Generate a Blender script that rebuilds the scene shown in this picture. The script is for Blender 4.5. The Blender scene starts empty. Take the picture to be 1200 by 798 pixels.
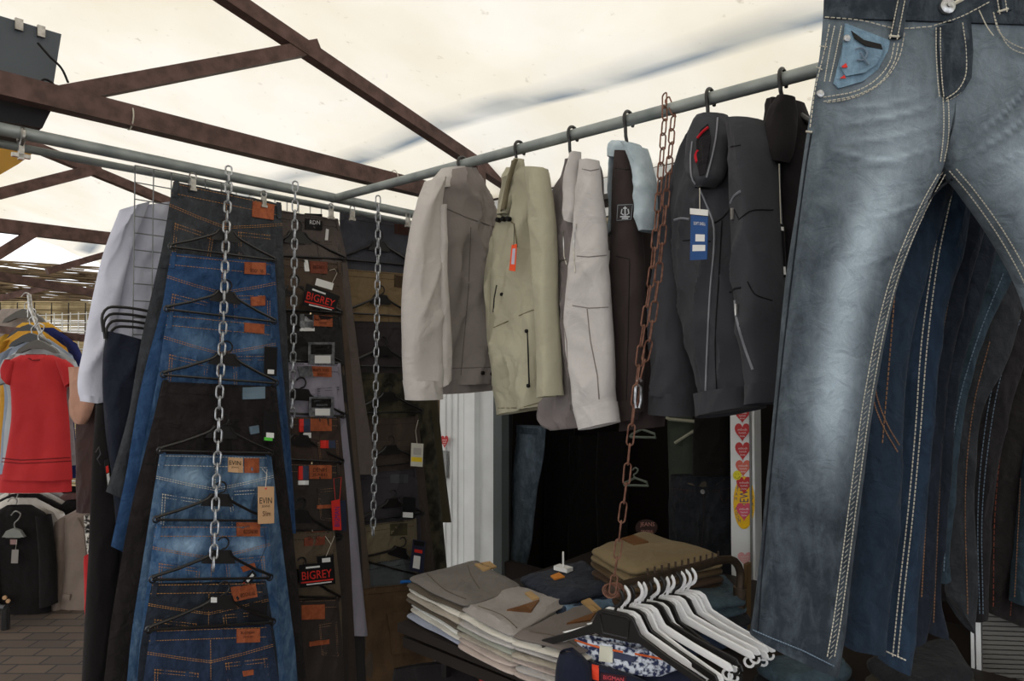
import bpy, bmesh, math, random
from mathutils import Vector, Matrix, noise
from mathutils.bvhtree import BVHTree
S = bpy.context.scene
C = S.collection
random.seed(7)
# ---------------------------------------------------------------- camera, world, exposure
F = 800.0
PITCH = math.atan(21 / 800)
CAM = Vector((0, 0, 1.55))
cd = bpy.data.cameras.new('camera'); co = bpy.data.objects.new('camera', cd); C.objects.link(co)
co.location = CAM; co.rotation_euler = (math.pi / 2 + PITCH, 0, 0)
cd.sensor_width = 36; cd.lens = 36 * F / 1200; cd.clip_start = 0.02; cd.clip_end = 200
S.camera = co
W = bpy.data.worlds.new('sky'); S.world = W; W.use_nodes = True
bgn = W.node_tree.nodes['Background']; bgn.inputs[0].default_value = (0.95, 0.97, 1.0, 1); bgn.inputs[1].default_value = 1.3
sd = bpy.data.lights.new('sun', 'SUN'); sd.energy = 2.5; sd.angle = math.radians(8); sd.color = (1, .97, .92)
so = bpy.data.objects.new('sun', sd); C.objects.link(so); so.rotation_euler = (math.radians(24), math.radians(-14), 0)
S.view_settings.view_transform = 'Standard'; S.view_settings.look = 'None'
S.view_settings.gamma = 1; S.view_settings.use_curve_mapping = False
S.view_settings.exposure = 0.5
# ---------------------------------------------------------------- site geometry
TH = math.radians(41.2)
DL = Vector((math.sin(TH), math.cos(TH), 0))      # along the left rail, away from the camera
DR = Vector((math.cos(TH), -math.sin(TH), 0))     # along the right rail, towards the camera
Q0 = 1.427
EYE = 1.55
def wp(e, q, z):                                  # stall coordinates to world
    return DR * e + DL * (q + Q0) + Vector((0, 0, z))
def ray(x, y):
    dx, dz = (x - 600) / F, (399 - y) / F
    return Vector((dx, math.cos(PITCH) - dz * math.sin(PITCH), math.sin(PITCH) + dz * math.cos(PITCH)))
def pix(p):
    d = p - CAM; c, s_ = math.cos(PITCH), math.sin(PITCH); y = d.y * c + d.z * s_; z = -d.y * s_ + d.z * c
    return 600 + F * d.x / y, 399 - F * z / y
class Plane:
    def __init__(s, n, c):
        s.n = Vector(n).normalized(); s.c = c / Vector(n).length
        if s.n.dot(CAM) - s.c < 0: s.n = -s.n; s.c = -s.c
    def at(s, x, y, off=0.0):
        d = ray(x, y); t = (s.c + off - s.n.dot(CAM)) / s.n.dot(d)
        return CAM + d * t
def PE(e): return Plane(DR, e)
def PQ(q): return Plane(DL, q + Q0)
def PZ(z): return Plane((0, 0, 1), z)
def PY(px, Y, yaw=0):
    a = math.radians(yaw); d = Vector((math.cos(a), math.sin(a), 0)); n = Vector((-d.y, d.x, 0))
    r = ray(px, 420); p = CAM + r * (Y / r.y)
    return Plane(n, n.dot(p))
# ---------------------------------------------------------------- materials
def lin(c):
    return tuple(((v / 255) / 12.92 if v / 255 <= .04045 else ((v / 255 + .055) / 1.055) ** 2.4) for v in c)
MC = {}
def mat(name, rgb, rgb2=None, rough=.85, metal=0, ns=8, namt=.5, bump=0, bscale=60, sheen=0, spec=.3, wash=None, grain=0, trans=0, wn=1.1):
    if name in MC: return MC[name]
    m = bpy.data.materials.new(name); m.use_nodes = True; nt = m.node_tree; N = nt.nodes; L = nt.links
    b = N['Principled BSDF']; b.inputs['Roughness'].default_value = rough; b.inputs['Metallic'].default_value = metal
    b.inputs['Specular IOR Level'].default_value = spec
    if sheen: b.inputs['Sheen Weight'].default_value = sheen
    a = lin(rgb); c2 = lin(rgb2) if rgb2 else tuple(v * .78 for v in a)
    tc = N.new('ShaderNodeTexCoord')
    n1 = N.new('ShaderNodeTexNoise'); n1.inputs['Scale'].default_value = ns; n1.inputs['Detail'].default_value = 5
    L.new(tc.outputs['Object'], n1.inputs['Vector'])
    mr = N.new('ShaderNodeMapRange'); mr.inputs[1].default_value = .5 - .25 / max(namt, .01) * .5; mr.inputs[2].default_value = .5 + .25 / max(namt, .01) * .5
    L.new(n1.outputs[0], mr.inputs[0])
    mx = N.new('ShaderNodeMix'); mx.data_type = 'RGBA'; mx.inputs[6].default_value = (*a, 1); mx.inputs[7].default_value = (*c2, 1)
    L.new(mr.outputs[0], mx.inputs[0]); out = mx.outputs[2]
    if wash:
        at = N.new('ShaderNodeAttribute'); at.attribute_name = 'wash'
        n2 = N.new('ShaderNodeTexNoise'); n2.inputs['Scale'].default_value = 42; n2.inputs['Detail'].default_value = 8; n2.inputs['Roughness'].default_value = .65; n2.inputs['Distortion'].default_value = .5
        mp = N.new('ShaderNodeMapping'); mp.inputs['Scale'].default_value = (1, 1, .45); L.new(tc.outputs['Object'], mp.inputs['Vector']); L.new(mp.outputs[0], n2.inputs['Vector'])
        ml = N.new('ShaderNodeMath'); ml.operation = 'MULTIPLY_ADD'; ml.inputs[1].default_value = wn; ml.inputs[2].default_value = -.42 * wn
        L.new(n2.outputs[0], ml.inputs[0])
        ad = N.new('ShaderNodeMath'); ad.operation = 'ADD'; ad.use_clamp = True; L.new(at.outputs['Fac'], ad.inputs[0]); L.new(ml.outputs[0], ad.inputs[1])
        m2 = N.new('ShaderNodeMix'); m2.data_type = 'RGBA'; m2.inputs[7].default_value = (*lin(wash), 1)
        L.new(ad.outputs[0], m2.inputs[0]); L.new(out, m2.inputs[6]); out = m2.outputs[2]
    if grain:
        n3 = N.new('ShaderNodeTexNoise'); n3.inputs['Scale'].default_value = 700; n3.inputs['Detail'].default_value = 2
        L.new(tc.outputs['Object'], n3.inputs['Vector'])
        mg = N.new('ShaderNodeMath'); mg.operation = 'MULTIPLY_ADD'; mg.inputs[1].default_value = grain; mg.inputs[2].default_value = 1 - grain / 2
        L.new(n3.outputs[0], mg.inputs[0])
        vm = N.new('ShaderNodeVectorMath'); vm.operation = 'SCALE'; L.new(out, vm.inputs[0]); L.new(mg.outputs[0], vm.inputs['Scale']); out = vm.outputs[0]
    L.new(out, b.inputs['Base Color'])
    if bump:
        n4 = N.new('ShaderNodeTexNoise'); n4.inputs['Scale'].default_value = bscale; n4.inputs['Detail'].default_value = 4; n4.inputs['Distortion'].default_value = .6
        L.new(tc.outputs['Object'], n4.inputs['Vector'])
        bp = N.new('ShaderNodeBump'); bp.inputs['Strength'].default_value = bump; bp.inputs['Distance'].default_value = .02
        L.new(n4.outputs[0], bp.inputs['Height']); L.new(bp.outputs[0], b.inputs['Normal'])
    if trans:
        tr = N.new('ShaderNodeBsdfTranslucent'); L.new(out, tr.inputs[0]); ms = N.new('ShaderNodeMixShader'); ms.inputs[0].default_value = trans
        L.new(b.outputs[0], ms.inputs[1]); L.new(tr.outputs[0], ms.inputs[2]); L.new(ms.outputs[0], N['Material Output'].inputs[0])
    MC[name] = m; return m
def cloth(name, rgb, rgb2=None, bump=.35, bs=28, **k):
    k.setdefault('sheen', .05); k.setdefault('spec', .12); k.setdefault('rough', .92); k.setdefault('grain', .25)
    return mat(name, rgb, rgb2, bump=bump, bscale=bs, **k)
def denim(name, rgb, wash=None, **k):
    k.setdefault('grain', .45); k.setdefault('ns', 18)
    if wash is None: wash = tuple(min(255, int(v * 1.5 + 10)) for v in rgb)
    return cloth(name, rgb, None, bump=.5, bs=30, wash=wash, **k)
def plain(name, rgb, rough=.6, **k): return mat(name, rgb, tuple(int(v * .93) for v in rgb), rough=rough, **k)
M_black = plain('black_plastic', (26, 24, 24), .38, spec=.5)
M_white = plain('white_plastic', (250, 250, 252), .35, spec=.5)
M_zinc = mat('zinc_chain', (205, 208, 212), (120, 122, 126), rough=.35, metal=.75, ns=120)
M_rust = mat('rusty_chain', (150, 112, 96), (92, 58, 46), rough=.8, metal=.3, ns=90)
M_rail = mat('galvanised_pipe', (160, 166, 164), (118, 126, 126), rough=.5, metal=.3, ns=14)
M_brown = mat('brown_painted_steel', (100, 76, 70), (72, 53, 48), rough=.6, metal=.1, ns=22, namt=.8, bump=.15, bscale=160)
M_leather = mat('tan_leather_patch', (168, 92, 56), (130, 66, 40), rough=.7, ns=60, bump=.2, bscale=200)
M_redleather = mat('reddish_leather_patch', (128, 66, 46), (96, 48, 34), rough=.7, ns=60, bump=.2, bscale=200)
M_card = plain('kraft_card', (205, 165, 125), .8)
M_paper = plain('white_paper', (228, 228, 226), .7)
M_ink = plain('black_ink', (18, 16, 16), .7)
M_inkbrown = plain('brown_ink', (60, 30, 20), .7)
M_inkred = plain('red_ink', (215, 50, 40), .6)
M_gold = plain('gold_stitch', (176, 128, 76), .8)
M_tan = plain('tan_stitch', (136, 102, 76), .8)
M_cream = plain('cream_stitch', (205, 200, 186), .8)
M_pale = plain('pale_blue_stitch', (112, 130, 148), .8)
M_dkst = plain('dark_stitch', (22, 20, 22), .8)
M_blkcard = plain('black_card', (24, 23, 24), .45)
M_chrome = mat('steel', (190, 188, 184), (120, 116, 110), rough=.3, metal=.9, ns=60)
# ---------------------------------------------------------------- object helpers
def setp(o, label=None, cat=None, group=None, kind=None):
    if label: o['label'] = label
    if cat: o['category'] = cat
    if group: o['group'] = group
    if kind: o['kind'] = kind
    return o
def thing(name, loc, label, cat, group=None):
    o = bpy.data.objects.new(name, None); C.objects.link(o); o.location = loc; o.empty_display_size = .05
    return setp(o, label, cat, group)
def build(name, vs, fs, m, parent=None, smooth=True, uvs=None, attr=None, label=None):
    me = bpy.data.meshes.new(name)
    org = parent.matrix_basis.translation.copy() if parent is not None else Vector()
    if parent is not None and parent.parent is not None: org = org + parent.parent.matrix_basis.translation
    me.from_pydata([tuple(Vector(v) - org) for v in vs], [], fs); me.validate(); me.update()
    if attr is not None and len(attr) == len(me.vertices):
        a = me.attributes.new('wash', 'FLOAT', 'POINT'); a.data.foreach_set('value', attr)
    if m is not None: me.materials.append(m)
    if smooth:
        me.polygons.foreach_set('use_smooth', [True] * len(me.polygons))
        me.set_sharp_from_angle(angle=math.radians(50))
    o = bpy.data.objects.new(name, me); C.objects.link(o)
    if parent is not None: o.parent = parent
    if label: o['label'] = label
    return o
class MB:
    def __init__(s): s.v = []; s.f = []
    def add(s, vs, fs):
        k = len(s.v); s.v += [Vector(p) for p in vs]; s.f += [tuple(i + k for i in f) for f in fs]; return s
    def prism(s, base, d):                       # base polygon extruded by vector d
        n = len(base); vs = list(base) + [Vector(p) + d for p in base]
        fs = [tuple(range(n))[::-1], tuple(range(n, 2 * n))] + [(i, (i + 1) % n, n + (i + 1) % n, n + i) for i in range(n)]
        return s.add(vs, fs)
    def box(s, c, X, Y, Z):                      # centre and full-size axis vectors
        c = Vector(c); b = [c + X * a + Y * b_ - Z * .5 for a, b_ in ((-.5, -.5), (.5, -.5), (.5, .5), (-.5, .5))]
        return s.prism(b, Z)
    def bar(s, p, q, w, h, up=Vector((0, 0, 1))):
        p = Vector(p); q = Vector(q); d = (q - p); x = d.normalized().cross(up).normalized(); z = x.cross(d.normalized())
        b = [p + x * w * a + z * h * c for a, c in ((-.5, -.5), (.5, -.5), (.5, .5), (-.5, .5))]
        return s.prism(b, d)
    def tube(s, pts, r, n=8, closed=False, flat=1.0):
        pts = [Vector(p) for p in pts]; m = len(pts)
        if m < 2: return s
        up = None; rings = []
        for i in range(m):
            if closed: t = pts[(i + 1) % m] - pts[i - 1]
            else: t = pts[min(i + 1, m - 1)] - pts[max(i - 1, 0)]
            if t.length < 1e-9: t = Vector((0, 0, 1))
            t.normalize()
            if up is None: up = Vector((0, 0, 1)) if abs(t.z) < .9 else Vector((0, 1, 0))
            x = t.cross(up)
            if x.length < 1e-5: x = t.orthogonal()
            x.normalize(); up = x.cross(t).normalized()
            rr = r[i] if isinstance(r, (list, tuple)) else r
            rings.append([pts[i] + (x * math.cos(a) * flat + up * math.sin(a)) * rr for a in [2 * math.pi * j / n for j in range(n)]])
        vs = [p for g in rings for p in g]; fs = []
        for i in range(m if closed else m - 1):
            k = (i + 1) % m
            for j in range(n): fs.append((i * n + j, i * n + (j + 1) % n, k * n + (j + 1) % n, k * n + j))
        if not closed: fs += [tuple(range(n))[::-1], tuple((m - 1) * n + j for j in range(n))]
        return s.add(vs, fs)
    def build(s, name, m, parent=None, smooth=True, label=None): return build(name, s.v, s.f, m, parent, smooth, label=label)
def crom(pts, n):
    """Catmull-Rom through tuples, resampled to n by arc length of the first coordinates"""
    if len(pts) == 2: return [tuple(a + (b - a) * i / (n - 1) for a, b in zip(*pts)) for i in range(n)]
    res = []; L = [0]
    for a, b in zip(pts, pts[1:]): L.append(L[-1] + max(1e-6, math.dist(a, b)))
    for i in range(n):
        s = L[-1] * i / (n - 1); k = 0
        while k < len(L) - 2 and s > L[k + 1]: k += 1
        t = (s - L[k]) / (L[k + 1] - L[k])
        p1, p2 = pts[k], pts[k + 1]
        d = L[k + 1] - L[k]
        p0 = pts[k - 1] if k > 0 else tuple(2 * a - b for a, b in zip(p1, p2)); d0 = L[k] - L[k - 1] if k > 0 else d
        p3 = pts[k + 2] if k + 2 < len(pts) else tuple(2 * b - a for a, b in zip(p1, p2)); d3 = L[k + 2] - L[k + 1] if k + 2 < len(pts) else d
        o = []
        for a0, a1, a2, a3 in zip(p0, p1, p2, p3):
            m1 = ((a1 - a0) / d0 + (a2 - a1) / d) * .5 * d; m2 = ((a2 - a1) / d + (a3 - a2) / d3) * .5 * d
            h = t * t; g = h * t
            o.append((2 * g - 3 * h + 1) * a1 + (g - 2 * h + t) * m1 + (-2 * g + 3 * h) * a2 + (g - h) * m2)
        res.append(tuple(o))
    return res
ns3 = lambda x, y, z: noise.noise(Vector((x, y, z)))
SEED = [0]
def panel(name, rows, pl, t, m, parent=None, nv=40, nu=22, fold=.006, ff=9, wr=.003, wf=14, skew=3, wash=None, off=0, seed=None, pw=.55, label=None, straight=False, kfun=None, wsp=False, washpx=None):
    """A closed cloth tube lofted through rows (xl, yl, xr, yr[, offset]) read from the photo and laid on a real plane."""
    SEED[0] += 1; sd_ = (SEED[0] if seed is None else seed) * 3.71
    rr = [tuple(r) + (0,) * (5 - len(r)) for r in rows]
    LR = []
    for r in rr:
        a = pl.at(r[0], r[1], off + r[4]); b = pl.at(r[2], r[3], off + r[4]); LR.append(tuple(a) + tuple(b))
    LR = crom(LR, nv) if not straight else LR
    nv = len(LR)
    vs = []; at = []; ln = 0; n = pl.n
    wmax = max((Vector(g[3:]) - Vector(g[:3])).length for g in LR)
    for i, g in enumerate(LR):
        a = Vector(g[:3]); b = Vector(g[3:]); w = (b - a).length
        if i: ln += ((a + b) - prev).length * .5
        prev = a + b; v = i / (nv - 1); fr = []; bk = []
        for j in range(nu + 1):
            u = j / nu; k = max(0, 1 - abs(2 * u - 1) ** 3) ** pw if kfun is None else kfun(u, v)
            th = t * .5 * k * (min(1, w / wmax + .25) if kfun is None else 1)
            uu = (u - .5) * w
            if wsp: q_ = a.lerp(b, u); uu = Vector((-n.y, n.x, 0)).dot(q_); ln_ = -q_.z
            else: ln_ = ln
            f = fold * (ns3(uu * ff + skew * .15 * ln_ + sd_, ln_ * ff * .22, sd_) * 1.6) * min(1, k * 1.3)
            g1 = ns3(uu * wf * 1.1 + ln_ * wf * .32, ln_ * wf * .42 - uu * 2, sd_ + 9)
            g2 = ns3(uu * wf * 1.2 - ln_ * wf * .5 + 4, ln_ * wf * .7 + uu * 5, sd_ + 19)
            f += wr * ((1 - abs(g1) * 3.2) + 1.0 * max(0, 1 - abs(g1) * 5) ** 2 + .8 * max(0, 1 - abs(g2) * 4.5) ** 2) * k
            p = a.lerp(b, u)
            fr.append(p + n * (th + f)); bk.append(p + n * (-th + f * .6))
            if wash: at.append(wash(*pix(p)) if washpx else wash(u, v))
        if wash: at += [at[-1 - q] if q <= nu else 0 for q in range(nu - 1)]
        vs += fr + bk[1:-1][::-1]
    R = 2 * nu; fs = []
    for i in range(nv - 1):
        for j in range(R): fs.append((i * R + j, (i + 1) * R + j, (i + 1) * R + (j + 1) % R, i * R + (j + 1) % R))
    # recessed caps so hems look open
    k = len(vs)
    for base, nxt in ((0, 1), ((nv - 1) * R, (nv - 2))):
        c = sum((vs[base + j] for j in range(R)), Vector()) / R
        nb = nxt * R; inn = [vs[base + j].lerp(vs[nb + j], .9) * .92 + (c.lerp(sum((vs[nb + q] for q in range(R)), Vector()) / R, .9)) * .08 for j in range(R)]
        b0 = len(vs); vs += inn
        if wash: at += [0] * R
        for j in range(R):
            fs.append((base + j, base + (j + 1) % R, b0 + (j + 1) % R, b0 + j) if base == 0 else (base + (j + 1) % R, base + j, b0 + j, b0 + (j + 1) % R))
        fs.append(tuple(b0 + j for j in range(R)) if base else tuple(b0 + j for j in range(R))[::-1])
    o = build(name, vs, fs, m, parent, attr=at if wash else None, label=label)
    o.data['_'] = 0
    del o.data['_']
    BV[o.name] = BVHTree.FromPolygons([tuple(v) for v in vs], fs)
    PLN[o.name] = pl
    return o
BV = {}; PLN = {}
class Surf:
    """Traces photo pixels onto already built cloth, so trims sit on the real surface."""
    def __init__(s, objs, pl=None, off=0):
        s.t = [BV[o.name] for o in objs]; s.pl = pl or (PLN[objs[0].name]); s.off = off
    def at(s, x, y, lift=0.0):
        d = ray(x, y).normalized(); best = None
        for t in s.t:
            h = t.ray_cast(CAM, d)
            if h[0] is not None and (best is None or h[3] < best): best = h[3]
        if best is None:
            p = s.pl.at(x, y, s.off)
        else: p = CAM + d * best
        return p - d * lift
def rect(x0, y0, x1, y1, dy=0): return [(x0, y0), (x1, y0 + dy), (x1, y1 + dy), (x0, y1)]
def dquad(name, q, sf, m, parent, th=.0015, lift=.0005, nu=4, nv=4, label=None):
    """thin piece of cloth, card or leather following a surface (q: TL TR BR BL in photo pixels)"""
    T = []; 
    for i in range(nv + 1):
        for j in range(nu + 1):
            u, v = j / nu, i / nv
            a = Vector(q[0]).lerp(Vector(q[1]), u); b = Vector(q[3]).lerp(Vector(q[2]), u); p = a.lerp(b, v)
            T.append(sf.at(p.x, p.y))
    n = sf.pl.n; vs = [p + n * (lift + th) for p in T] + [p - n * .001 for p in T]; K = len(T); w = nu + 1; fs = []
    for i in range(nv):
        for j in range(nu):
            a = i * w + j; fs.append((a, a + w, a + w + 1, a + 1)); fs.append((K + a, K + a + 1, K + a + w + 1, K + a + w))
    for j in range(nu):
        fs.append((j, j + 1, K + j + 1, K + j)); a = nv * w + j; fs.append((a + 1, a, K + a, K + a + 1))
    for i in range(nv):
        a = i * w; fs.append((a + w, a, K + a, K + a + w)); a = i * w + nu; fs.append((a, a + w, K + a + w, K + a))
    return build(name, vs, fs, m, parent, smooth=False, label=label)
def samp(pts, step):
    out = []
    for a, b in zip(pts, pts[1:]):
        n = max(1, int(math.dist(a, b) / step))
        out += [(a[0] + (b[0] - a[0]) * i / n, a[1] + (b[1] - a[1]) * i / n) for i in range(n)]
    return out + [pts[-1]]
def curvepts(pts, n=16): return [tuple(p) for p in crom([tuple(p) for p in pts], n)]
def dline(mb, pts, sf, r=.0012, step=5, dash=False, lift=0.0006, flat=1):
    P = samp(pts, step if not dash else dash)
    Q = [sf.at(x, y, lift) for x, y in P]
    if not dash: mb.tube(Q, r, 5)
    else:
        for i in range(0, len(Q) - 1):
            a, b = Q[i], Q[i + 1]; mb.tube([a.lerp(b, .12), a.lerp(b, .5) + sf.pl.n * .0004, a.lerp(b, .82)], r, 4)
    return mb
def dpoly(name, pts, sf, m, parent, th=.001, lift=.001, label=None):
    P = [sf.at(x, y, lift) for x, y in pts]; mb = MB(); mb.prism(P, sf.pl.n * th); return mb.build(name, m, parent, smooth=False, label=label)
FC = {}
def text(body, q, sf, m, parent, lift=.0022, name='lettering', pad=0):
    if body not in FC:
        cu = bpy.data.curves.new('t', 'FONT'); cu.body = body; cu.resolution_u = 2; o = bpy.data.objects.new('t', cu); C.objects.link(o)
        bpy.context.view_layer.update(); me = bpy.data.meshes.new_from_object(o.evaluated_get(bpy.context.evaluated_depsgraph_get()))
        FC[body] = ([tuple(v.co) for v in me.vertices], [tuple(p.vertices) for p in me.polygons])
        bpy.data.objects.remove(o); bpy.data.meshes.remove(me); bpy.data.curves.remove(cu)
    vs, fs = FC[body]; xs = [v[0] for v in vs]; ys = [v[1] for v in vs]; x0, x1, y0, y1 = min(xs), max(xs), min(ys), max(ys)
    out = []
    cor = [sf.at(x, y, lift) for x, y in q]
    for v in vs:
        u = (v[0] - x0) / (x1 - x0); w = 1 - (v[1] - y0) / (y1 - y0)
        out.append(cor[0].lerp(cor[1], u).lerp(cor[3].lerp(cor[2], u), w))
    return build(name, out, fs, m, parent, smooth=False)
def ell(cx, cy, rx, ry, n=20, a0=0): return [(cx + rx * math.cos(a0 + 2 * math.pi * i / n), cy + ry * math.sin(a0 + 2 * math.pi * i / n)) for i in range(n)]
# ================================================================ THE SETTING
def struct(o): o['kind'] = 'structure'; return o
RA_, RB_ = PE(-2.08).at(295, -2), PE(-2.08).at(562, 192)      # two points on the sloping rafter
RQ0, RQ1 = DL.dot(RA_) - Q0, DL.dot(RB_) - Q0
RS = (RA_.z - RB_.z) / (RQ1 - RQ0)
def roofz(q): return RB_.z + .045 + RS * (RQ1 - max(q, -1.9)) - max(0, -1.9 - q) * RS
def tarp():
    n, mq = 150, 90; e0, e1, q0, q1 = -6.5, 3.2, -4.2, .98; vs = []; fs = []
    for i in range(n + 1):
        e = e0 + (e1 - e0) * i / n
        for j in range(mq + 1):
            q = q0 + (q1 - q0) * j / mq
            z = roofz(q) - max(0, q - .58) * .27
            span = abs(((e + 2.08) / 2.22) % 1.0 - .5) * 2          # 1 at trusses, 0 between
            z += -.07 * (1 - span ** 2) * min(1, max(0, (1.0 - q) / .8)) + .02
            z += .014 * ns3(e * 1.1, q * 2.2, 3) + .007 * ns3(e * 3 + q * 2, q * 5, 8)
            z -= .035 * math.exp(-((q - .47) / .07) ** 2) * (.75 + .5 * ns3(e * 2, 0, 5))    # sagging gutter fold
            z += .012 * math.sin(q * 60 + e * 5) * math.exp(-((q - .47) / .12) ** 2) * .4
            if e < -6.2: z -= (-6.2 - e) * .4
            vs.append(wp(e, q, z))
    for i in range(n):
        for j in range(mq):
            a = i * (mq + 1) + j; fs.append((a, a + 1, a + mq + 2, a + mq + 1))
    m = mat('canvas_tarpaulin', (246, 241, 230), (234, 225, 204), rough=.9, ns=1.3, namt=.9, bump=.12, bscale=9, trans=.39)
    nt = m.node_tree; N = nt.nodes; L = nt.links          # rain grime collected in the gutter fold
    o = struct(build('ceiling', vs, fs, m))
    at = o.data.attributes.new('grime', 'FLOAT', 'POINT')
    g = []
    for i in range(n + 1):
        e = e0 + (e1 - e0) * i / n
        for j in range(mq + 1):
            q = q0 + (q1 - q0) * j / mq
            w = math.exp(-((q - .50 - .03 * ns3(e * 2, 1, 1)) / .045) ** 2) * (.85 + .7 * ns3(e * 5, q * 20, 2)) if e > -6.4 else 0
            w += .10 * max(0, ns3(e * 2.5, q * 2.5, 17) - .2)
            g.append(max(0, min(1, w)))
    at.data.foreach_set('value', g)
    tan = o.data.attributes.new('wash', 'FLOAT', 'POINT')
    b = N['Principled BSDF']; src = b.inputs['Base Color'].links[0].from_socket
    a = N.new('ShaderNodeAttribute'); a.attribute_name = 'grime'
    mx = N.new('ShaderNodeMix'); mx.data_type = 'RGBA'; mx.inputs[7].default_value = (*lin((112, 126, 138)), 1)
    L.new(a.outputs['Fac'], mx.inputs[0]); L.new(src, mx.inputs[6])
    # specks of mould
    tc = N.new('ShaderNodeTexCoord'); vo = N.new('ShaderNodeTexNoise'); vo.inputs['Scale'].default_value = 26; vo.inputs['Detail'].default_value = 3
    L.new(tc.outputs['Object'], vo.inputs['Vector'])
    r = N.new('ShaderNodeMapRange'); r.inputs[1].default_value = .68; r.inputs[2].default_value = .78; r.inputs[4].default_value = .35; L.new(vo.outputs[0], r.inputs[0])
    m3 = N.new('ShaderNodeMix'); m3.data_type = 'RGBA'; m3.inputs[7].default_value = (*lin((150, 132, 104)), 1)
    L.new(r.outputs[0], m3.inputs[0]); L.new(mx.outputs[2], m3.inputs[6])
    for lk in list(src.links):
        if lk.to_node.type in ('BSDF_PRINCIPLED', 'BSDF_TRANSLUCENT'): L.remove(lk)
    L.new(m3.outputs[2], b.inputs['Base Color'])
    L.new(m3.outputs[2], [x for x in N if x.type == 'BSDF_TRANSLUCENT'][0].inputs[0])
tarp()
# ground of block pavers
def ground():
    m = bpy.data.materials.new('block_pavers'); m.use_nodes = True; N = m.node_tree.nodes; L = m.node_tree.links; b = N['Principled BSDF']; b.inputs['Roughness'].default_value = .85
    tc = N.new('ShaderNodeTexCoord'); br = N.new('ShaderNodeTexBrick'); br.inputs['Scale'].default_value = 1
    br.inputs['Brick Width'].default_value = .2; br.inputs['Row Height'].default_value = .1; br.inputs['Mortar Size'].default_value = .006
    br.inputs['Color1'].default_value = (*lin((74, 60, 48)), 1); br.inputs['Color2'].default_value = (*lin((56, 45, 37)), 1); br.inputs['Mortar'].default_value = (*lin((26, 22, 19)), 1)
    L.new(tc.outputs['Object'], br.inputs['Vector']); L.new(br.outputs[0], b.inputs['Base Color'])
    bp = N.new('ShaderNodeBump'); bp.inputs['Distance'].default_value = .006; bp.inputs['Strength'].default_value = .6; L.new(br.outputs[1], bp.inputs['Height']); bp.invert = True; L.new(bp.outputs[0], b.inputs['Normal'])
    mb = MB(); mb.box((0, 3, -.05), Vector((26, 0, 0)), Vector((0, 26, 0)), Vector((0, 0, .1))); struct(mb.build('floor', m, smooth=False))
ground()
# roof trusses: bottom chord, rafter, posts, braces
ET = -2.08; HB = EYE + .685
def chord(name, a, b, w=.045, h=.055, extra=None):
    mb = MB(); mb.bar(a, b, w, h); o = mb.build(name, M_brown, smooth=False); return struct(o)
chord('trim_1', wp(ET, -2.6, HB), wp(ET, .72, HB), h=.06)
P1 = PE(ET)
chord('trim_2', wp(ET, -2.1, roofz(-2.1) - .045), wp(ET, .98, roofz(.98) - .045), .045, .05)
chord('trim_3', P1.at(560, 232), P1.at(560, 192), .05, .05)
chord('trim_4', P1.at(72, 112), P1.at(371, 55), .04, .045)
a_ = P1.at(30, 100); chord('trim_5', a_, a_ + Vector((0, 0, .75)), .045, .045)
PT2 = PE(-4.3)
chord('trim_6', wp(-4.3, -3, HB), wp(-4.3, 1.5, HB), h=.07)
chord('trim_7', wp(-4.3, -2.1, roofz(-2.1) - .05), wp(-4.3, .98, roofz(.98) - .05), .05, .05)
chord('trim_8', PT2.at(-20, 232), PT2.at(117, 197), .05, .055)
chord('trim_9', PT2.at(-5, 300), PT2.at(40, 272), .05, .05)
# eave purlin along the kiosk
# wire tie round the main chord, cable
mb = MB()
c_ = P1.at(152, 138); mb.tube([c_ + DR * .026 * math.cos(a) * 1.1 + Vector((0, 0, .034 * math.sin(a))) for a in [i * math.pi / 8 for i in range(16)]], .002, 5, closed=True)
c_ = P1.at(461, 210); mb.tube([c_ + DR * .026 * math.cos(a) * 1.1 + Vector((0, 0, .034 * math.sin(a))) for a in [i * math.pi / 8 for i in range(16)]], .002, 5, closed=True)
o = mb.build('wire_tie', M_cream); setp(o, 'pale wire ties wound round the main brown roof beam', 'wire')
# rails
def rail(name, a, b, r, label, caps=True):
    mb = MB(); n = 14; a = Vector(a); b = Vector(b)
    mb.tube([a.lerp(b, i / n) for i in range(n + 1)], r, 14); o = mb.build(name, M_rail); return setp(o, label, 'rail')
ZR = EYE + .58
RL = rail('hanging_rail', wp(-2.1, -2.2, ZR), wp(-2.1, .52, ZR), .0165, 'thicker galvanised pipe rail under the beam on the left, nearer of two')
RL2 = rail('hanging_rail', wp(-2.20, -2.2, ZR - .012), wp(-2.20, .52, ZR - .012), .011, 'thinner galvanised pipe running just below and behind the thick left rail')
RR = rail('hanging_rail', wp(-2.12, 0, ZR), wp(.9, 0, ZR), .0145, 'grey pipe rail crossing the picture above the row of jackets')
# pipe clamp
mb = MB(); p = PE(-2.1).at(25, 160)
mb.tube([p + DR * .021 * math.cos(a) + Vector((0, 0, .021 * math.sin(a))) for a in [i * math.pi / 8 for i in range(16)]], .006, 6, closed=True)
mb.bar(p + Vector((0, 0, -.015)), p + Vector((0, 0, -.06)), .012, .012, DL); mb.bar(p + Vector((0, 0, -.05)) - DL * .02, p + Vector((0, 0, -.05)) + DL * .02, .012, .01)
setp(mb.build('pipe_clamp', M_chrome), 'small steel clip clamped on the thick left rail below the speaker', 'clamp')
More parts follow.
